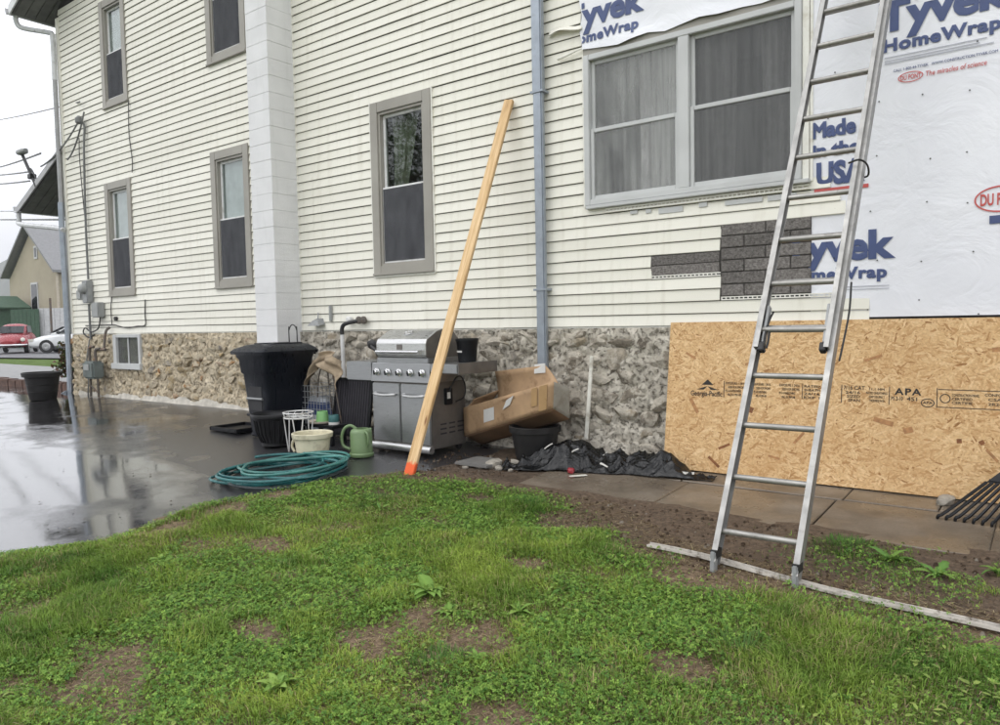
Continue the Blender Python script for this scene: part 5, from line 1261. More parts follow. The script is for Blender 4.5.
m = MB().add([(-7.36, -.02, .075), (-7.18, -.02, .075), (-7.21, -.02, .15), (-7.33, -.02, .15), (-7.38, -.13, .06), (-7.16, -.13, .06), (-7.22, -.10, .12), (-7.32, -.10, .12)], [(0, 1, 2, 3), (4, 5, 6, 7), (0, 4, 7, 3), (1, 5, 6, 2), (3, 2, 6, 7), (0, 1, 5, 4)])
VH = m.build('vent_hood', 'grey_metal'); tag(VH, 'small grey vent hood low on the siding right of the chimney', 'vent')
MB().tube([(-7.27, -.05, .14), (-7.275, -.04, .22)], .008, 6).build('stem', 'grey_metal', VH)
o = MB().bbox((-7.07, -.05, .11), (-7.03, -.022, .30), .005).build('wall_bracket', 'meter_grey'); tag(o, 'narrow grey bracket on the siding between vent hood and tap', 'bracket')
# dark hardware on the stones behind the grill
VLV = empty('wall_valve', (-6.15, -.15, -.2), 'rusty black valve on the stones behind the grill', 'valve')
def chunk_part(c, s, seed, parent, mat='cable_black'):
    bm = bmesh.new(); bmesh.ops.create_icosphere(bm, subdivisions=2, radius=1)
    for v_ in bm.verts: d = v_.co.normalized(); v_.co = Vector((d.x*s[0], d.y*s[1], d.z*s[2]))*(1+.6*(float(noise2(d.x*2+seed, d.z*2+d.y, seed))-.5))
    m = MB(); m.bm(bm, Matrix.Translation(c)); return m.build('valve_body', mat, parent, smooth=True)
chunk_part((-6.20, -.16, -.16), (.08, .05, .06), 3, VLV); chunk_part((-6.10, -.17, -.24), (.05, .05, .06), 8, VLV)
MB().tube([(-6.22, -.10, -.14), (-6.18, -.2, -.18), (-6.06, -.2, -.26), (-6.03, -.18, -.33)], .02, 7).build('pipe', 'cable_black', VLV, smooth=True)
# ------------------------------------------------------------------ left background
zp = gz(-13.5, -.8)
PT = MB().lathe([(.19, 0), (.20, .02), (.255, .38), (.29, .385), (.30, .45), (.285, .455), (.26, .40), (.2, .1)], (-13.45, -.76, zp), 28).build('planter', 'charcoal_pot', None, smooth=True); tag(PT, 'black round planter on the wet drive at the house corner', 'planter')
MB().lathe([(.001, .38), (.255, .38)], (-13.45, -.76, zp), 20, None, False, True).build('earth', 'soil', PT)
for z_ in (.14, .25): MB().lathe([(.197+.17*z_, z_-.006), (.205+.17*z_, z_), (.197+.17*z_, z_+.006)], (-13.45, -.76, zp), 28, None, False).build('groove', 'charcoal_pot', PT, smooth=True)

def leaf_cloud(name, n, fn, size, cols, parent=None, seed=1, aspect=.5):
    """many small leaves; fn(rng) -> point, normal hint"""
    rg = np.random.default_rng(seed); P = fn(rg, n)
    d = rg.normal(size=(n, 3)); d[:, 2] = np.abs(d[:, 2])*.8+.1; d /= np.linalg.norm(d, axis=1)[:, None]
    a = np.cross(d, rg.normal(size=(n, 3))); a /= np.linalg.norm(a, axis=1)[:, None]+1e-9; b = np.cross(d, a)
    s = size*rg.uniform(.6, 1.3, n)[:, None]
    V = np.stack([P-a*s, P-b*s*aspect+d*s*.15, P+a*s, P+b*s*aspect+d*s*.15], 1).reshape(-1, 3)
    F = (np.arange(n)[:, None]*4+np.arange(4)).tolist()
    me = bpy.data.meshes.new(name); org = np.array(WO[parent.name]) if parent is not None else np.array([V[:, 0].mean(), V[:, 1].mean(), V[:, 2].min()])
    me.from_pydata((V-org).tolist(), [], F); me.materials.append(MATS['grass_blade'])
    C = np.array(cols)[rg.integers(0, len(cols), n)]*rg.uniform(.75, 1.25, (n, 1)); C = np.repeat(np.c_[C, np.ones(n)], 4, 0)
    at = me.color_attributes.new('Col', 'FLOAT_COLOR', 'POINT'); at.data.foreach_set('color', C.astype(np.float32).ravel())
    o = bpy.data.objects.new(name, me); COL.objects.link(o)
    if parent is not None: o.parent = parent
    else: o.location = org
    return o
def blob(c, r):
    def fn(rg, n):
        d = rg.normal(size=(n, 3)); d /= np.linalg.norm(d, axis=1)[:, None]; k_ = rg.uniform(.25, 1, n)**.5
        lump = 1+.35*np.sin(d[:, 0]*5+c[0])*np.sin(d[:, 2]*6+d[:, 1]*4)
        return np.array(c)+d*np.array(r)*(k_*lump)[:, None]
    return fn
SH = empty('shrub', (-14.75, .55, -1.0), 'leafy shrub with reddish tips against the front corner of the house', 'shrub')
leaf_cloud('foliage', 2600, blob((-14.85, .55, -.52), (.62, .42, .42)), .05, [(.05, .075, .025), (.07, .10, .03), (.09, .07, .03), (.12, .06, .04)], SH, 3)
for i in range(5):
    a = i*1.3; MB().tube([(-14.8, .55, -1.02), (-14.8+.12*math.cos(a), .55+.12*math.sin(a), -.75), (-14.8+.3*math.cos(a), .55+.25*math.sin(a), -.45)], [.014, .01, .005], 5).build('stem', 'stem', SH)

BA = empty('barn', (-61.2, 24, -1.03), 'tan gabled barn with grey roof beyond the parked cars', 'barn')
x0, x1, xp, yf, yb, ze, zk = -65.7, -56.4, -61.05, 17.5, 33., 4.15, 7.75
MB().prism([(x0+.35, -1.1), (x1-.35, -1.1), (x1-.35, ze-.12), (xp, zk-.35), (x0+.35, ze-.12)], yf, yb, 'y').build('wall', 'barn_wall', BA)
for a, s_ in ((x0, 1), (x1, -1)):
    m = MB(); m.prism([(a, ze), (xp, zk), (xp, zk+.2), (a-s_*.0, ze+.18)], yf-.5, yb+.5, 'y'); m.build('roof', 'barn_roof', BA)
def bwin(xa, xb, za, zb_, nm):
    o = MB().box((xa, yf-.05, za), (xb, yf+.0, zb_)).build(nm, 'fence_white', BA); MB().box((xa+.14, yf-.07, za+.14), (xb-.14, yf-.051, zb_-.14)).build('pane', 'car_glass', o)
bwin(-60.55, -59.95, 5.35, 6.3, 'window'); bwin(-61.4, -60.2, 1.55, 3.65, 'window')
MB().tube([(x1-.3, yf-.1, ze-.1), (x1-.3, yf-.1, -1)], .09, 6).build('downspout', 'plate_tan', BA)
SG = empty('garden_shed', (-61.0, 14.2, -1.03), 'small green garden shed at the left edge behind the red car', 'shed')
MB().prism([(-64.4, -1.1), (-60.0, -1.1), (-60.0, 1.75), (-62.2, 2.5), (-64.4, 1.75)], 13.6, 16.5, 'y').build('wall', 'shed_green', SG)
MB().prism([(-59.7, 1.65), (-62.2, 2.55), (-62.2, 2.68), (-59.65, 1.78)], 13.3, 16.8, 'y').prism([(-64.7, 1.65), (-62.2, 2.55), (-62.2, 2.68), (-64.75, 1.78)], 13.3, 16.8, 'y').build('roof', 'shed_green', SG)
MB().box((-61.2, 13.52, .25), (-60.4, 13.598, 1.25)).build('window', 'fence_white', SG)
def fence(name, p0, p1, z0, z1, n, mat, label):
    F = empty(name, (p0[0], p0[1], -1.03), label, 'fence'); p0 = Vector(p0+(0,)); p1 = Vector(p1+(0,)); d = (p1-p0)
    for i in range(n):
        a = p0+d*(i/n); b = p0+d*((i+.94)/n); t = d.normalized().cross(Vector((0, 0, 1)))*.03
        MB().add([a-t+Vector((0, 0, z0)), b-t+Vector((0, 0, z0)), b+t+Vector((0, 0, z0)), a+t+Vector((0, 0, z0)), a-t+Vector((0, 0, z1)), b-t+Vector((0, 0, z1)), b+t+Vector((0, 0, z1)), a+t+Vector((0, 0, z1))],
                 [(0, 1, 2, 3), (4, 5, 6, 7), (0, 1, 5, 4), (1, 2, 6, 5), (2, 3, 7, 6), (3, 0, 4, 7)]).build('fence_board', mat, F)
    return F
fence('green_fence', (-55.4, 13.9), (-53.6, 14.9), -1.03, 1.5, 7, 'shed_green', 'dark green board fence between the shed and barn')
fence('white_fence', (-53.9, 15.0), (-50.0, 18.0), -1.03, 1.55, 14, 'fence_white', 'white board fence in front of the tan barn')
o = MB().tube([(-50.6, 14.4, -1.03), (-50.6, 14.4, 2.1)], .07, 6).build('wooden_post', 'pipe_brown'); tag(o, 'single wooden post standing before the white fence', 'post')

# cars
def car_loft(secs, n=16):
    """secs (x, halfwidth, zlo, zhi, pw): superellipse sections"""
    m = MB()
    for (x, hw, zl, zh, pw) in secs:
        for j in range(n):
            t = 2*math.pi*j/n; c_, s_ = math.cos(t), math.sin(t)
            m.v.append((x, hw*math.copysign(abs(c_)**(2/pw), c_), (zl+zh)/2+(zh-zl)/2*math.copysign(abs(s_)**(2/pw), s_)))
    for i in range(len(secs)-1):
        for j in range(n): j2 = (j+1) % n; m.f.append((i*n+j, i*n+j2, (i+1)*n+j2, (i+1)*n+j))
    m.f.append(tuple(range(n))[::-1]); m.f.append(tuple((len(secs)-1)*n+j for j in range(n))); return m
def place(m, M): m.v = [tuple(M @ Vector(p)) for p in m.v]; return m
def wheel(M, x, y, r_, par):
    W_ = Matrix.Translation((x, y, r_)) @ Matrix.Rotation(rad(90), 4, 'X')
    T = place(MB().lathe([(r_*.6, -.09), (r_*.95, -.09), (r_, -.05), (r_, .05), (r_*.95, .09), (r_*.6, .09)], (0, 0, 0), 20, W_, True, True), M).build('wheel', 'tyre', par, smooth=True)
    place(MB().lathe([(r_*.58, -.10), (r_*.3, -.12), (.02, -.10)], (0, 0, 0), 16, W_, False, True), M).build('rim', 'rim', T, smooth=True); place(MB().lathe([(r_*.58, .10), (r_*.3, .12), (.02, .10)], (0, 0, 0), 16, W_, False, True), M).build('rim', 'rim', T, smooth=True)
# red rounded car, nose towards us
hd = math.atan2(-.50, .86); M_ = Matrix.Translation((-43.05, 9.62, -1.03)) @ Matrix.Rotation(hd, 4, 'Z')
RC = empty('red_car', (-43.05, 9.62, -1.03), 'small rounded vintage red car parked at the left edge', 'car', 'cars parked across the street')
place(car_loft([(-2.0, .25, .45, .62, 2.4), (-1.9, .50, .36, .80, 2.4), (-1.5, .66, .28, 1.02, 2.4), (-.9, .76, .26, 1.10, 2.8), (0, .78, .26, 1.02, 3), (.7, .76, .26, .98, 2.8), (1.2, .60, .28, .96, 2.4), (1.7, .46, .34, .80, 2.3), (1.92, .30, .40, .62, 2.2)]), M_).build('body', 'car_red', RC, smooth=True)
place(car_loft([(-1.45, .35, .8, 1.06, 2.4), (-1.0, .55, .8, 1.38, 2.6), (-.4, .60, .8, 1.50, 2.8), (.1, .60, .8, 1.49, 2.8), (.5, .56, .8, 1.35, 2.8), (.85, .52, .8, 1.0, 2.6)]), M_).build('cabin', 'car_red', RC, smooth=True)
place(MB().add([(.50, -.50, 1.36), (.50, .50, 1.36), (.90, .52, 1.02), (.90, -.52, 1.02)], [(0, 1, 2, 3)]), M_).build('windscreen', 'car_glass', RC, solid=.02)
for s_ in (-1, 1):
    place(MB().add([(-.75, s_*.615, 1.05), (.40, s_*.60, 1.05), (.22, s_*.56, 1.38), (-.55, s_*.575, 1.38)], [(0, 1, 2, 3)]), M_).build('side_window', 'car_glass', RC, solid=.03)
    for x, r_ in ((1.2, .40), (-1.2, .42)):
        place(car_loft([(x-.52, .10, .38, .5, 2), (x-.35, .17, .3, .70, 2), (x, .19, .3, .80, 2), (x+.35, .17, .3, .72, 2), (x+.52, .10, .36, .5, 2)]), M_ @ Matrix.Translation((0, s_*.62, 0))).build('fender', 'car_red', RC, smooth=True)
        wheel(M_, x, s_*.68, .31, RC)
    place(MB().lathe([(.10, 0), (.10, .03), (.06, .06), (.01, .07)], (0, 0, 0), 14, Matrix.Translation((1.66, s_*.60, .68)) @ Matrix.Rotation(rad(72), 4, 'Y'), True, True), M_).build('headlight', 'lamp_glass', RC, smooth=True)
place(MB().tube([(1.75, -.78, .42), (2.02, -.55, .42), (2.06, 0, .42), (2.02, .55, .42), (1.75, .78, .42)], .05, 8), M_).build('bumper', 'chrome', RC, smooth=True)
# white saloon, seen from its left flank
M_ = Matrix.Translation((-39.5, 11.35, -1.03)) @ Matrix.Rotation(math.atan2(-.78, -.60), 4, 'Z')
WCAR = empty('white_car', (-39.5, 11.35, -1.03), 'white saloon car half hidden behind the house corner', 'car', 'cars parked across the street')
place(car_loft([(-2.25, .55, .40, .85, 3), (-2.15, .80, .28, 1.0, 3.4), (-1.4, .88, .22, 1.02, 3.6), (0, .90, .20, .98, 3.6), (1.0, .89, .20, .95, 3.6), (1.7, .84, .22, .84, 3.2), (2.15, .70, .26, .70, 3), (2.3, .45, .34, .58, 3)]), M_).build('body', 'car_white', WCAR, smooth=True)
place(car_loft([(-1.9, .60, .8, 1.02, 3), (-1.3, .66, .8, 1.32, 3), (-.5, .68, .8, 1.45, 3.2), (.2, .68, .8, 1.43, 3.2), (.7, .66, .8, 1.25, 3), (1.25, .64, .8, .98, 3)]), M_).build('cabin', 'car_white', WCAR, smooth=True)
for s_ in (-1, 1):
    place(MB().add([(-.35, s_*.705, .98), (.95, s_*.69, .98), (.30, s_*.655, 1.34), (-.35, s_*.665, 1.36)], [(0, 1, 2, 3)]), M_).build('side_window', 'car_glass', WCAR, solid=.04)
    place(MB().add([(-1.45, s_*.70, 1.0), (-.43, s_*.705, .98), (-.43, s_*.665, 1.36), (-1.0, s_*.66, 1.31)], [(0, 1, 2, 3)]), M_).build('side_window', 'car_glass', WCAR, solid=.04)
    place(car_loft([(.72, .03, .95, 1.05, 2.5), (.80, .08, .92, 1.08, 2.5), (.9, .06, .95, 1.05, 2.5)]), M_ @ Matrix.Translation((0, s_*.98, 0))).build('mirror', 'car_glass', WCAR, smooth=True)
    for x in (1.4, -1.35): wheel(M_, x, s_*.80, .33, WCAR)
    place(MB().box((2.0, s_*.55-.18, .58), (2.22, s_*.55+.18, .70)), M_).build('headlight', 'lamp_glass', WCAR)
place(MB().add([(.72, -.58, 1.28), (.72, .58, 1.28), (1.3, .62, .98), (1.3, -.62, .98)], [(0, 1, 2, 3)]), M_).build('windscreen', 'car_glass', WCAR, solid=.03)
# wooded hill far off
m = MB()
def hillf(a, b):
    x = -2100+1680*a; y = 360+480*b
    return (x, y, -3+165*math.sin(math.pi*min(1, b*1.2))**.8*(.55+.5*float(fbm(a*3.2, .3, 8)))+12*float(fbm(a*60, b*22, 5)))
structure(m.grid(150, 40, hillf).build('hills', 'hill_wood', smooth=2))
for tx, ty, hgt, sd_, lab in ((-25.5, -20.5, 12.5, 5, 'tall leafy tree across the lawn, mirrored in the single window'), (-21., -24., 10.5, 9, 'shorter leafy tree beside the tall one across the lawn')):
    zg = gz(tx, ty); TE = empty('garden_tree', (tx, ty, zg), lab, 'tree')
    MB().tube([(tx, ty, zg-.05), (tx+.1, ty, zg+2.2), (tx-.1, ty+.1, zg+hgt*.55), (tx+.1, ty, zg+hgt*.9)], [.24, .18, .11, .03], 9).build('trunk', 'stem', TE, smooth=True)
    for i in range(6):
        a = i*1.05; zz = zg+hgt*(.32+.07*i); MB().tube([(tx, ty, zz), (tx+1.1*math.cos(a), ty+1.1*math.sin(a), zz+.7), (tx+2.1*math.cos(a), ty+2.1*math.sin(a), zz+1.5)], [.08, .05, .015], 6).build('limb', 'stem', TE, smooth=True)
    def crown(rg_, n_, tx=tx, ty=ty, zg=zg, hgt=hgt):
        c_ = np.array([(tx+rg_.normal(0, 1.5), ty+rg_.normal(0, 1.5), zg+hgt*rg_.uniform(.35, .98)) for _ in range(60)]); k_ = rg_.integers(0, 60, n_)
        return c_[k_]+rg_.normal(0, .55, (n_, 3))
    leaf_cloud('crown', 9000, crown, .10, [(.05, .085, .025), (.07, .11, .03), (.09, .12, .04)], TE, sd_)
# security lamp on the porch roof and the overhead lines
SL = empty('yard_lamp', (-15.13, -.03, 2.72), 'grey lamp head on a slanted arm above the porch roof', 'lamp')
MB().tube([(-15.13, -.03, 2.72), (-15.40, -.03, 3.05), (-15.69, -.03, 3.40)], .030, 8).build('arm', 'cable_black', SL, smooth=True)
MB().tube([(-15.45, -.03, 3.10), (-15.30, -.03, 3.05), (-15.12, -.03, 2.85)], .014, 6).build('brace', 'cable_black', SL, smooth=True)
place(car_loft([(-.20, .03, -.02, .04, 2.5), (-.12, .07, -.04, .06, 2.5), (.08, .07, -.04, .06, 2.5), (.16, .04, -.02, .05, 2.5)]), Matrix.Translation((-15.66, -.03, 3.42))).build('lamp_head', 'meter_grey', SL, smooth=True)
MB().bbox((-15.38, -.08, 2.88), (-15.24, .03, 2.97), .01).build('ballast', 'cable_black', SL)
def wire(p0, p1, sag, label, r_=.012, n=14):
    p0, p1 = Vector(p0), Vector(p1); pts = []
    for i in range(n+1): t = i/n; q = p0.lerp(p1, t); q.z -= sag*4*t*(1-t); pts.append(q)
    o = MB().tube(pts, r_, 5).build('overhead_wire', 'cable_grey', None, smooth=True); tag(o, label, 'wire', 'overhead wires at the left edge')
wire((-13.10, -.10, 3.85), (-47.0, 9.4, 11.3), .1, 'topmost overhead wire running to the siding above the service head', .012)
wire((-14.95, .0, 3.30), (-47.0, 9.3, 8.8), .15, 'overhead wire reaching the left edge just above the lamp head', .018)
wire((-15.30, -.02, 3.02), (-47.0, 9.3, 8.6), .1, 'overhead wire meeting the lamp arm at its middle', .016)
wire((-15.43, -.02, 2.86), (-47.0, 9.27, 8.15), .1, 'overhead wire meeting the lamp ballast', .016)
wire((-16.05, .85, 2.29), (-47.0, 9.15, 6.1), .0, 'lowest overhead wire level with the porch gutter', .022)
wire((-16.27, .95, 2.48), (-47.0, 9.18, 6.57), .0, 'second lowest overhead wire just above the porch gutter', .012)
wire((-12.97, -.10, 3.66), (-13.75, -.06, 3.0), .12, 'short dark wire drooping from the service head', .014)
wire((-13.15, -.12, 3.52), (-14.9, -.03, 3.05), .10, 'dark wire drooping from the service head towards the lamp', .014)

# ------------------------------------------------------------------ lawn growth
BARE = [(-3.3, -2.35, .12, .07), (-3.9, -3.2, .16, .08), (-1.2, -3.3, .12, .07), (-2.35, -2.62, .15, .08), (-2.95, -4.0, .12, .06), (-3.5, -1.72, .22, .08), (-1.7, -3.95, .14, .07), (-2.17, -3.53, .28, .13), (-3.22, -4.60, .30, .18), (-2.55, -3.78, .20, .08), (-1.55, -2.42, .30, .12), (-4.85, -2.95, .14, .35), (-4.85, -2.4, .10, .3), (-2.75, -1.85, .25, .10)]
_bx = [-5.5, -4.75, -4.55, -4.2, -3.6, -3.1, -2.75, -2.45, -2.2, -1.9, -1.3, -.7, -.2, .6, 5]; _by = [-1.80, -1.66, -1.54, -1.50, -1.36, -1.42, -1.54, -1.74, -1.92, -2.14, -2.34, -2.40, -2.42, -2.46, -2.6]
def density(X, Y):
    d = np.ones_like(X)
    top = np.interp(X, _bx, _by)+.12+.30*(fbm(X*4, Y*4, 61)-.5)
    d *= np.clip((top-Y)/.30, 0, 1)**1.3
    for (cx, cy, rx, ry) in BARE:
        q = np.sqrt(((X-cx)/rx)**2+((Y-cy)/ry)**2)*.8+2.6*(fbm(X*4.5, Y*4.5, 71)-.5); d *= np.clip((q-.40)/.9, .12, 1)
    d *= np.clip((X-lawn_edge(Y))/.14, 0, 1)
    d *= np.clip(.25+2.2*(fbm(X*2.6, Y*2.6, 81)-.18), .3, 1)
    right = np.exp(-(((X+.35)/.55)**2+((Y+1.72)/.28)**2))*.5*(fbm(X*6, Y*6, 91) > .45)
    return np.maximum(d, right)
def soilz(X, Y):
    return gzv(X, Y)+.022+.05*(fbm(X*1.6, Y*1.6, 21)-.5)+.02*(fbm(X*9, Y*9, 31)-.5)-.03*np.clip(1-np.abs(X-lawn_edge(Y))/.2, 0, 1)
rg = np.random.default_rng(42)
def sample(n, x0=-5.6, x1=2.0, y0=-5.7, y1=-1.35):
    X = rg.uniform(x0, x1, n); Y = rg.uniform(y0, y1, n)
    return X, Y
def in_view(X, Y):
    # only where the lens (or a step beside it) can see the ground
    dx, dy = X, Y+5.996; dep = dx*fw.x+dy*fw.y; lat = dx*r2.x+dy*r2.y
    return (dep > 1.6) & (np.abs(lat) < dep*.95+1.2)
def add_mesh(name, V, F, Ccol, label, cat):
    me = bpy.data.meshes.new(name); nv = len(V); me.vertices.add(nv); me.vertices.foreach_set('co', V.astype(np.float32).ravel())
    F = np.asarray(F); nl = F.size; me.loops.add(nl); me.loops.foreach_set('vertex_index', F.astype(np.int32).ravel())
    me.polygons.add(len(F)); me.polygons.foreach_set('loop_start', (np.arange(len(F))*F.shape[1]).astype(np.int32)); me.polygons.foreach_set('loop_total', np.full(len(F), F.shape[1], np.int32))
    me.update(calc_edges=True); me.materials.append(MATS['grass_blade'])
    at = me.color_attributes.new('Col', 'FLOAT_COLOR', 'POINT'); at.data.foreach_set('color', np.c_[Ccol, np.ones(len(Ccol))].astype(np.float32).ravel())
    o = bpy.data.objects.new(name, me); COL.objects.link(o); return tag(o, label, cat, None, 'stuff')
X, Y = sample(740000); ok = in_view(X, Y); X, Y = X[ok], Y[ok]; D_ = density(X, Y); ok = rg.uniform(size=len(X)) < D_; X, Y = X[ok], Y[ok]; D_ = D_[ok]
clov = fbm(X*1.3, Y*1.3, 101); tuft = fbm(X*2.6, Y*2.6, 111)
keep = rg.uniform(size=len(X)) < np.clip(1.15-.8*np.clip((clov-.45)/.22, 0, 1), .45, 1); X, Y, clov, tuft, D_ = (q[keep] for q in (X, Y, clov, tuft, D_))
n = len(X); hgt = (.017+.050*np.clip((tuft-.36)/.3, 0, 1)**1.4+.018*rg.uniform(size=n))*rg.uniform(.6, 1.3, n)*np.clip(D_+.25, .45, 1)
base = np.c_[X, Y, soilz(X, Y)-.004]; th = rg.uniform(0, 2*np.pi, n); lean = rg.uniform(.15, .95, n); dirv = np.c_[np.cos(th), np.sin(th), np.zeros(n)]
wind = np.c_[fbm(X*2, Y*2, 131)-.5, fbm(X*2, Y*2, 141)-.5, np.zeros(n)]*1.2
side = np.c_[-np.sin(th), np.cos(th), np.zeros(n)]; wdt = (.0012+.0013*rg.uniform(size=n))[:, None]
mid = base+(dirv*lean[:, None]*.35+wind*.3)*hgt[:, None]+np.c_[np.zeros((n, 2)), hgt*.62]; tip = base+(dirv*lean[:, None]*1.0+wind*.8)*hgt[:, None]+np.c_[np.zeros((n, 2)), hgt*(1.0-.35*lean)]
V = np.stack([base-side*wdt, base+side*wdt, mid+side*wdt*.8, mid-side*wdt*.8, tip], 1).reshape(-1, 3); i0 = np.arange(n)[:, None]*5
F = np.concatenate([i0+[0, 1, 2], i0+[0, 2, 3], i0+[3, 2, 4]], 0)
tone = np.clip((.55*fbm(X*1.1, Y*1.1, 151)+.45*fbm(X*4.2, Y*4.2, 157)-.33)/.34, 0, 1)[:, None]; dry = (rg.uniform(size=n) < .06+.30*np.clip((fbm(X*2.3, Y*2.3, 161)-.52)/.18, 0, 1)+.25*np.clip(.6-D_, 0, 1))[:, None]
col = (1-tone)*np.array([.075, .170, .028])+tone*np.array([.30, .40, .07]); col = col*rg.uniform(.65, 1.35, (n, 1)); col = np.where(dry, np.array([.34, .29, .14])*rg.uniform(.7, 1.2, (n, 1)), col)
add_mesh('grass', V, F, np.repeat(col, 5, 0), 'patchy green lawn grass in the foreground', 'grass')
# clover carpet
X, Y = sample(440000); ok = in_view(X, Y); X, Y = X[ok], Y[ok]; c_ = .6*fbm(X*1.3, Y*1.3, 101)+.4*fbm(X*5, Y*5, 107); p_ = density(X, Y)*np.clip((c_-.36)/.24, 0.10, 1); ok = rg.uniform(size=len(X)) < p_; X, Y, c_ = X[ok], Y[ok], c_[ok]; n = len(X)
hz = soilz(X, Y)+.012+.030*rg.uniform(size=n)*np.clip((c_-.38)/.15, .3, 1); th0 = rg.uniform(0, 2*np.pi, n); r_ = .0030+.0040*rg.uniform(size=n); tl = rg.normal(0, .45, (n, 2)); Vs = []
for q in range(3):
    a = th0+q*2.094; d = np.c_[np.cos(a), np.sin(a)]; s = np.c_[-np.sin(a), np.cos(a)]
    def P(u, v, up_):
        xy = d*(u*r_)[:, None]+s*(v*r_)[:, None]; return np.c_[X+xy[:, 0], Y+xy[:, 1], hz+(xy*tl).sum(1)+up_*r_]
    Vs.append(np.stack([P(.1, 0, 0), P(.9, -.75, .22), P(1.75, 0, -.05), P(.9, .75, .22)], 1))
V = np.concatenate(Vs, 0).reshape(-1, 3); F = np.arange(3*n)[:, None]*4+np.arange(4); tone = rg.uniform(size=(n, 1))
col = (1-tone)*np.array([.070, .170, .034])+tone*np.array([.25, .39, .07]); col = np.repeat(np.tile(col*rg.uniform(.8, 1.2, (n, 1)), (3, 1)), 4, 0)
add_mesh('clover', V, F, col, 'low clover carpet spread through the lawn', 'clover')
# thatch: dead flattened blades lying on the soil, and small broad leaves among the grass
X, Y = sample(104000); ok = in_view(X, Y) & (Y < np.interp(X, _bx, _by)+.35) & (X > lawn_edge(Y)+.03); X, Y = X[ok], Y[ok]; n = len(X)
th = rg.uniform(0, 6.283, n); L_ = rg.uniform(.012, .045, n); Z = soilz(X, Y)+.003+.010*rg.uniform(size=n); dv = np.c_[np.cos(th), np.sin(th), rg.normal(0, .12, n)]*L_[:, None]; sv = np.c_[-np.sin(th), np.cos(th), np.zeros(n)]*.0013; b_ = np.c_[X, Y, Z]
V = np.stack([b_-sv, b_+sv, b_+dv+sv, b_+dv-sv], 1).reshape(-1, 3); F = np.arange(n)[:, None]*4+np.arange(4)
cc = np.array([(.30, .235, .13), (.22, .16, .085), (.40, .33, .19), (.14, .095, .05)])[rg.integers(0, 4, n)]*rg.uniform(.7, 1.2, (n, 1))
add_mesh('thatch', V, F, np.repeat(cc, 4, 0), 'dead straw thatch between the grass blades', 'thatch')
X, Y = sample(18500); ok = in_view(X, Y); X, Y = X[ok], Y[ok]; p_ = density(X, Y)*np.clip((fbm(X*2.1, Y*2.1, 171)-.46)/.12, 0, 1); ok = rg.uniform(size=len(X)) < p_; X, Y = X[ok], Y[ok]; n = len(X)
th = rg.uniform(0, 6.283, n); L_ = rg.uniform(.014, .036, n); W2 = L_*.26; d2 = np.c_[np.cos(th), np.sin(th)]; s2 = np.c_[-np.sin(th), np.cos(th)]; Z = soilz(X, Y)+.012+.015*rg.uniform(size=n); rise = rg.uniform(.15, .6, n)
def Q(u, v, h): xy = d2*(u*L_)[:, None]+s2*(v*W2)[:, None]; return np.c_[X+xy[:, 0], Y+xy[:, 1], Z+h*L_*rise]
V = np.stack([Q(0, 0, 0), Q(.35, -1, .42), Q(.75, -.8, .6), Q(1, 0, .5), Q(.75, .8, .6), Q(.35, 1, .42)], 1).reshape(-1, 3); F = np.arange(n)[:, None]*6+np.arange(6)
cc = (np.array([.15, .24, .055])+rg.uniform(size=(n, 1))*np.array([.15, .14, .04]))*rg.uniform(.75, 1.15, (n, 1))
add_mesh('broad_leaves', V, F, np.repeat(cc, 6, 0), 'small broad leaves scattered through the lawn', 'leaves')
# grit and fallen leaf bits on the drive
n = 900; X = rg.uniform(-11, -5.0, n); Y = rg.uniform(-5.5, -.2, n); ok = X < lawn_edge(Y)+.02; X, Y = X[ok], Y[ok]; n = len(X); th = rg.uniform(0, 6.283, n); s = .004+.016*rg.uniform(size=n)**4; Z = gzv(X, Y)+.006
V = np.stack([np.c_[X+s*np.cos(th+a)*(1 if i % 2 else .55), Y+s*np.sin(th+a)*(1 if i % 2 else .55), Z+.004*(i % 2)] for i, a in enumerate((0, 1.57, 3.14, 4.71))], 1).reshape(-1, 3); F = np.arange(n)[:, None]*4+np.arange(4)
cc = np.array([(.03, .022, .015), (.09, .06, .03), (.25, .22, .18), (.015, .014, .013)])[rg.choice(4, n, p=[.4, .25, .1, .25])]
add_mesh('leaf_litter', V, F, np.repeat(cc, 4, 0), 'specks of grit and leaf bits on the wet drive', 'litter')
# soil crumbs, twigs and leaf litter on the bare ground
n = 5200; X = rg.uniform(-4.7, .6, n); Y = rg.uniform(-2.4, -.5, n); d = density(X, Y); ok = (d < .3) & ((X < -3.7) | (Y < -1.3)); X, Y = X[ok], Y[ok]; n = len(X)
Z = np.where(Y < -1.25, soilz(X, Y), gzv(X, Y)+.012); s = (.003+.009*rg.uniform(size=n)**3)
o8 = np.array([(-1, -1, 0), (1, -.8, 0), (.9, 1, 0), (-.8, .9, 0), (-.5, -.5, 1.1), (.6, -.4, .9), (.4, .6, 1.2), (-.5, .4, 1.)]); V = (np.c_[X, Y, Z][:, None]+o8[None]*(s[:, None, None]*rg.uniform(.6, 1.5, (n, 1, 3)))).reshape(-1, 3)
fq = np.array([(4, 5, 6, 7), (0, 1, 5, 4), (1, 2, 6, 5), (2, 3, 7, 6), (3, 0, 4, 7)]); F = (np.arange(n)[:, None, None]*8+fq[None]).reshape(-1, 4)
cc = np.array([(.05, .033, .02), (.09, .06, .038), (.14, .10, .065), (.22, .19, .15)])[rg.choice(4, n, p=[.4, .35, .18, .07])]
add_mesh('soil_crumbs', V, F, np.repeat(cc, 8, 0), 'loose soil crumbs and grit on the bare ground', 'soil')
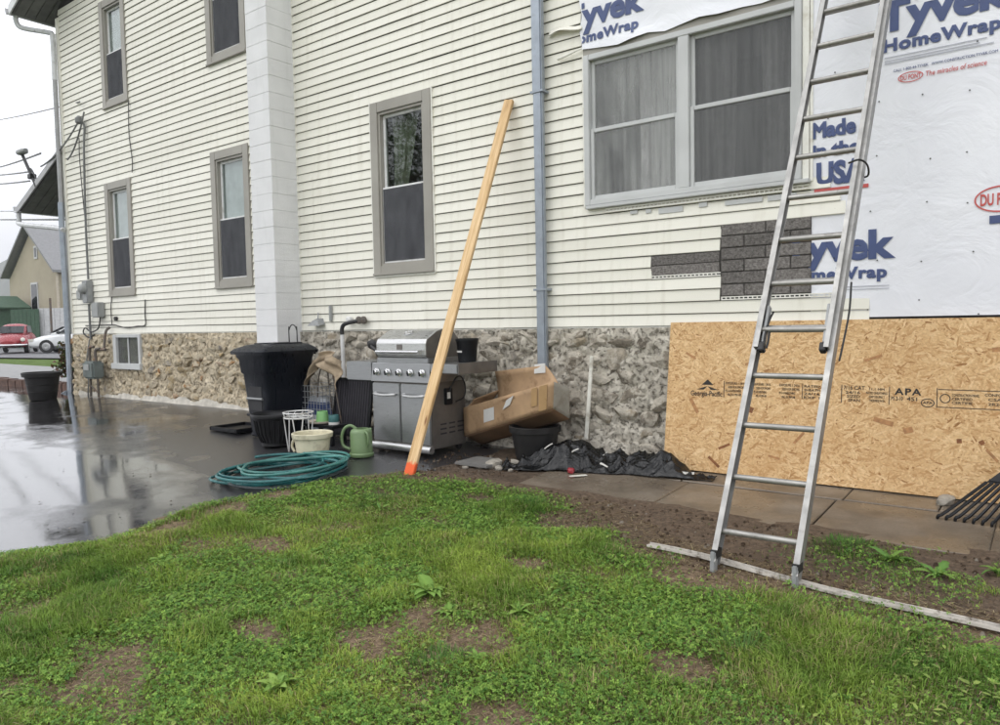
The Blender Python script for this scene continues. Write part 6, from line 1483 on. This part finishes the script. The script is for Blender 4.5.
# broadleaf weeds: every rosette its own plant, its leaves parts
def leaf_mesh(name, L, W_, curl, lobes, col, seed):
    r_ = random.Random(seed); m = MB(); N_ = 9
    for i in range(N_+1):
        t = i/N_; w_ = W_*math.sin(math.pi*(t**.75)*.97+.03)*(1-.35*lobes*(i % 2)); z_ = .22*L*math.sin(t*math.pi*.75)-curl*.6*L*t*t
        m.v += [(L*t, -w_, z_+.010*L+.12*w_), (L*t, 0, z_-.02*L), (L*t, w_, z_+.010*L+.12*w_)]
    for i in range(N_):
        for j in range(2): a = i*3+j; m.f.append((a, a+1, a+4, a+3))
    me = bpy.data.meshes.new(name); me.from_pydata(m.v, [], m.f); me.materials.append(MATS['grass_blade']); me.polygons.foreach_set('use_smooth', [True]*len(me.polygons))
    c_ = np.tile(np.array([*col, 1]), (len(m.v), 1)); c_[1::3, :3] *= 1.35
    at = me.color_attributes.new('Col', 'FLOAT_COLOR', 'POINT'); at.data.foreach_set('color', c_.astype(np.float32).ravel()); return me
dock = [leaf_mesh('leaf', .105, .021, .25, 0, (.155, .265, .055), 1), leaf_mesh('leaf', .085, .018, .15, .3, (.21, .315, .07), 2)]
dand = [leaf_mesh('leaf', .11, .016, .3, .9, (.10, .20, .045), 3), leaf_mesh('leaf', .09, .014, .2, .9, (.14, .235, .05), 4)]
def weed(x, y, kind, n_, sc, label, group=None):
    z = float(soilz(np.array([x]), np.array([y]))[0]); E_ = empty('weed', (x, y, z), label, 'weed', group)
    for i in range(n_):
        o = bpy.data.objects.new('leaf', random.choice(kind)); COL.objects.link(o); o.parent = E_; s_ = sc*random.uniform(.5, 1.2)
        o.scale = (s_, s_*random.uniform(.7, 1.3), s_); o.rotation_euler = (random.uniform(-.3, .3), random.uniform(-.5, .05), i*2.4+random.uniform(-.3, .3))
weed(-2.56, -3.24, dock, 26, 1.15, 'largest broad-leaved weed near the middle of the lawn'); weed(-2.33, -3.36, dock, 16, .8, 'smaller broad-leaved weed just right of the largest one')
weed(-4.28, -3.74, dock, 14, .75, 'pale broad-leaved weed near the drive edge'); weed(-2.44, -4.26, dock, 22, .95, 'broad-leaved weed at the bottom edge, left of centre')
weed(-2.68, -4.05, dock, 16, .8, 'broad-leaved weed just above the bottom edge one'); weed(-3.15, -3.10, dand, 12, 1.0, 'flat toothed weed left of the largest broad-leaved one')
weed(-.72, -1.62, dand, 14, 1.3, 'leafy weed on bare soil at the patio edge right of the ladder'); weed(-.48, -1.75, dand, 12, 1.2, 'leafy weed nearest the vinyl channel, right of the ladder'); weed(-.22, -1.55, dand, 12, 1.2, 'leafy weed on the patio edge below the rake')
weed(-3.62, -4.05, dand, 10, .9, 'flat toothed weed in the left part of the lawn'); weed(-1.95, -3.62, dock, 14, .7, 'broad-leaved weed right of the bare patch'); weed(-2.0, -2.85, dand, 10, .9, 'flat toothed weed in the lawn left of the ladder')
weed(-2.28, -3.05, dock, 14, .8, 'broad-leaved weed above and right of the largest one'); weed(-2.05, -3.18, dock, 16, .85, 'second broad-leaved weed to the right of the largest one'); weed(-2.72, -3.42, dock, 14, .75, 'broad-leaved weed below and left of the largest one')
weed(-1.55, -3.4, dand, 14, .9, 'flat toothed weed right of the bare patches'); weed(-3.9, -2.3, dand, 12, .8, 'flat toothed weed in the upper left of the lawn')
# taller tussocks
for i, (x, y, h, label) in enumerate(((-2.02, -3.80, .10, 'dark grass tussock beside the central bare patch'), (-1.02, -3.05, .11, 'dark grass tussock in the lawn below the ladder'), (-3.05, -1.72, .11, 'grass tussock at the upper edge of the lawn'), (-4.1, -2.2, .09, 'grass tussock near the leaning plank'), (-.95, -1.52, .10, 'thin grass tussock at the patio edge'))):
    n = 520; a = rg.uniform(0, 6.28, n); r_ = .19*np.sqrt(rg.uniform(size=n)); bx_ = x+r_*np.cos(a); by_ = y+r_*np.sin(a); b_ = np.c_[bx_, by_, soilz(bx_, by_)-.004]; hh = .75*h*rg.uniform(.4, 1.1, n)*(1.15-r_/.19*.6)
    ou = np.c_[np.cos(a), np.sin(a), np.zeros(n)]*(.3+.5*rg.uniform(size=(n, 1))); sd2 = np.c_[-np.sin(a), np.cos(a), np.zeros(n)]*.002
    mid = b_+ou*hh[:, None]*.25+np.c_[np.zeros((n, 2)), hh*.6]; tip = b_+ou*hh[:, None]*.8+np.c_[np.zeros((n, 2)), hh*.9]
    V = np.stack([b_-sd2, b_+sd2, mid+sd2*.8, mid-sd2*.8, tip], 1).reshape(-1, 3); i0 = np.arange(n)[:, None]*5; F = np.concatenate([i0+[0, 1, 2], i0+[0, 2, 3], i0+[3, 2, 4]], 0)
    org = np.array([x, y, b_[:, 2].min()]); o = add_mesh('grass_tussock', V-org, F, np.repeat(np.array([.085, .165, .036])*rg.uniform(.7, 1.4, (n, 1)), 5, 0), label, 'tussock'); o.location = org; del o['kind']

# rain-damp air: one even volume round the whole place
k = N('haze'); k.t.nodes.remove(k.b); pv = k.n('ShaderNodeVolumePrincipled'); pv.inputs['Color'].default_value = (.93, .945, .97, 1); pv.inputs['Density'].default_value = .0006; pv.inputs['Anisotropy'].default_value = .2
k.l(pv.outputs[0], k.o.inputs['Volume'])
hz_ = MB().box((-2250, -60, -4), (60, 960, 215)).build('haze', 'haze'); tag(hz_, 'pale damp haze fading the wooded hill', 'haze', None, 'stuff')
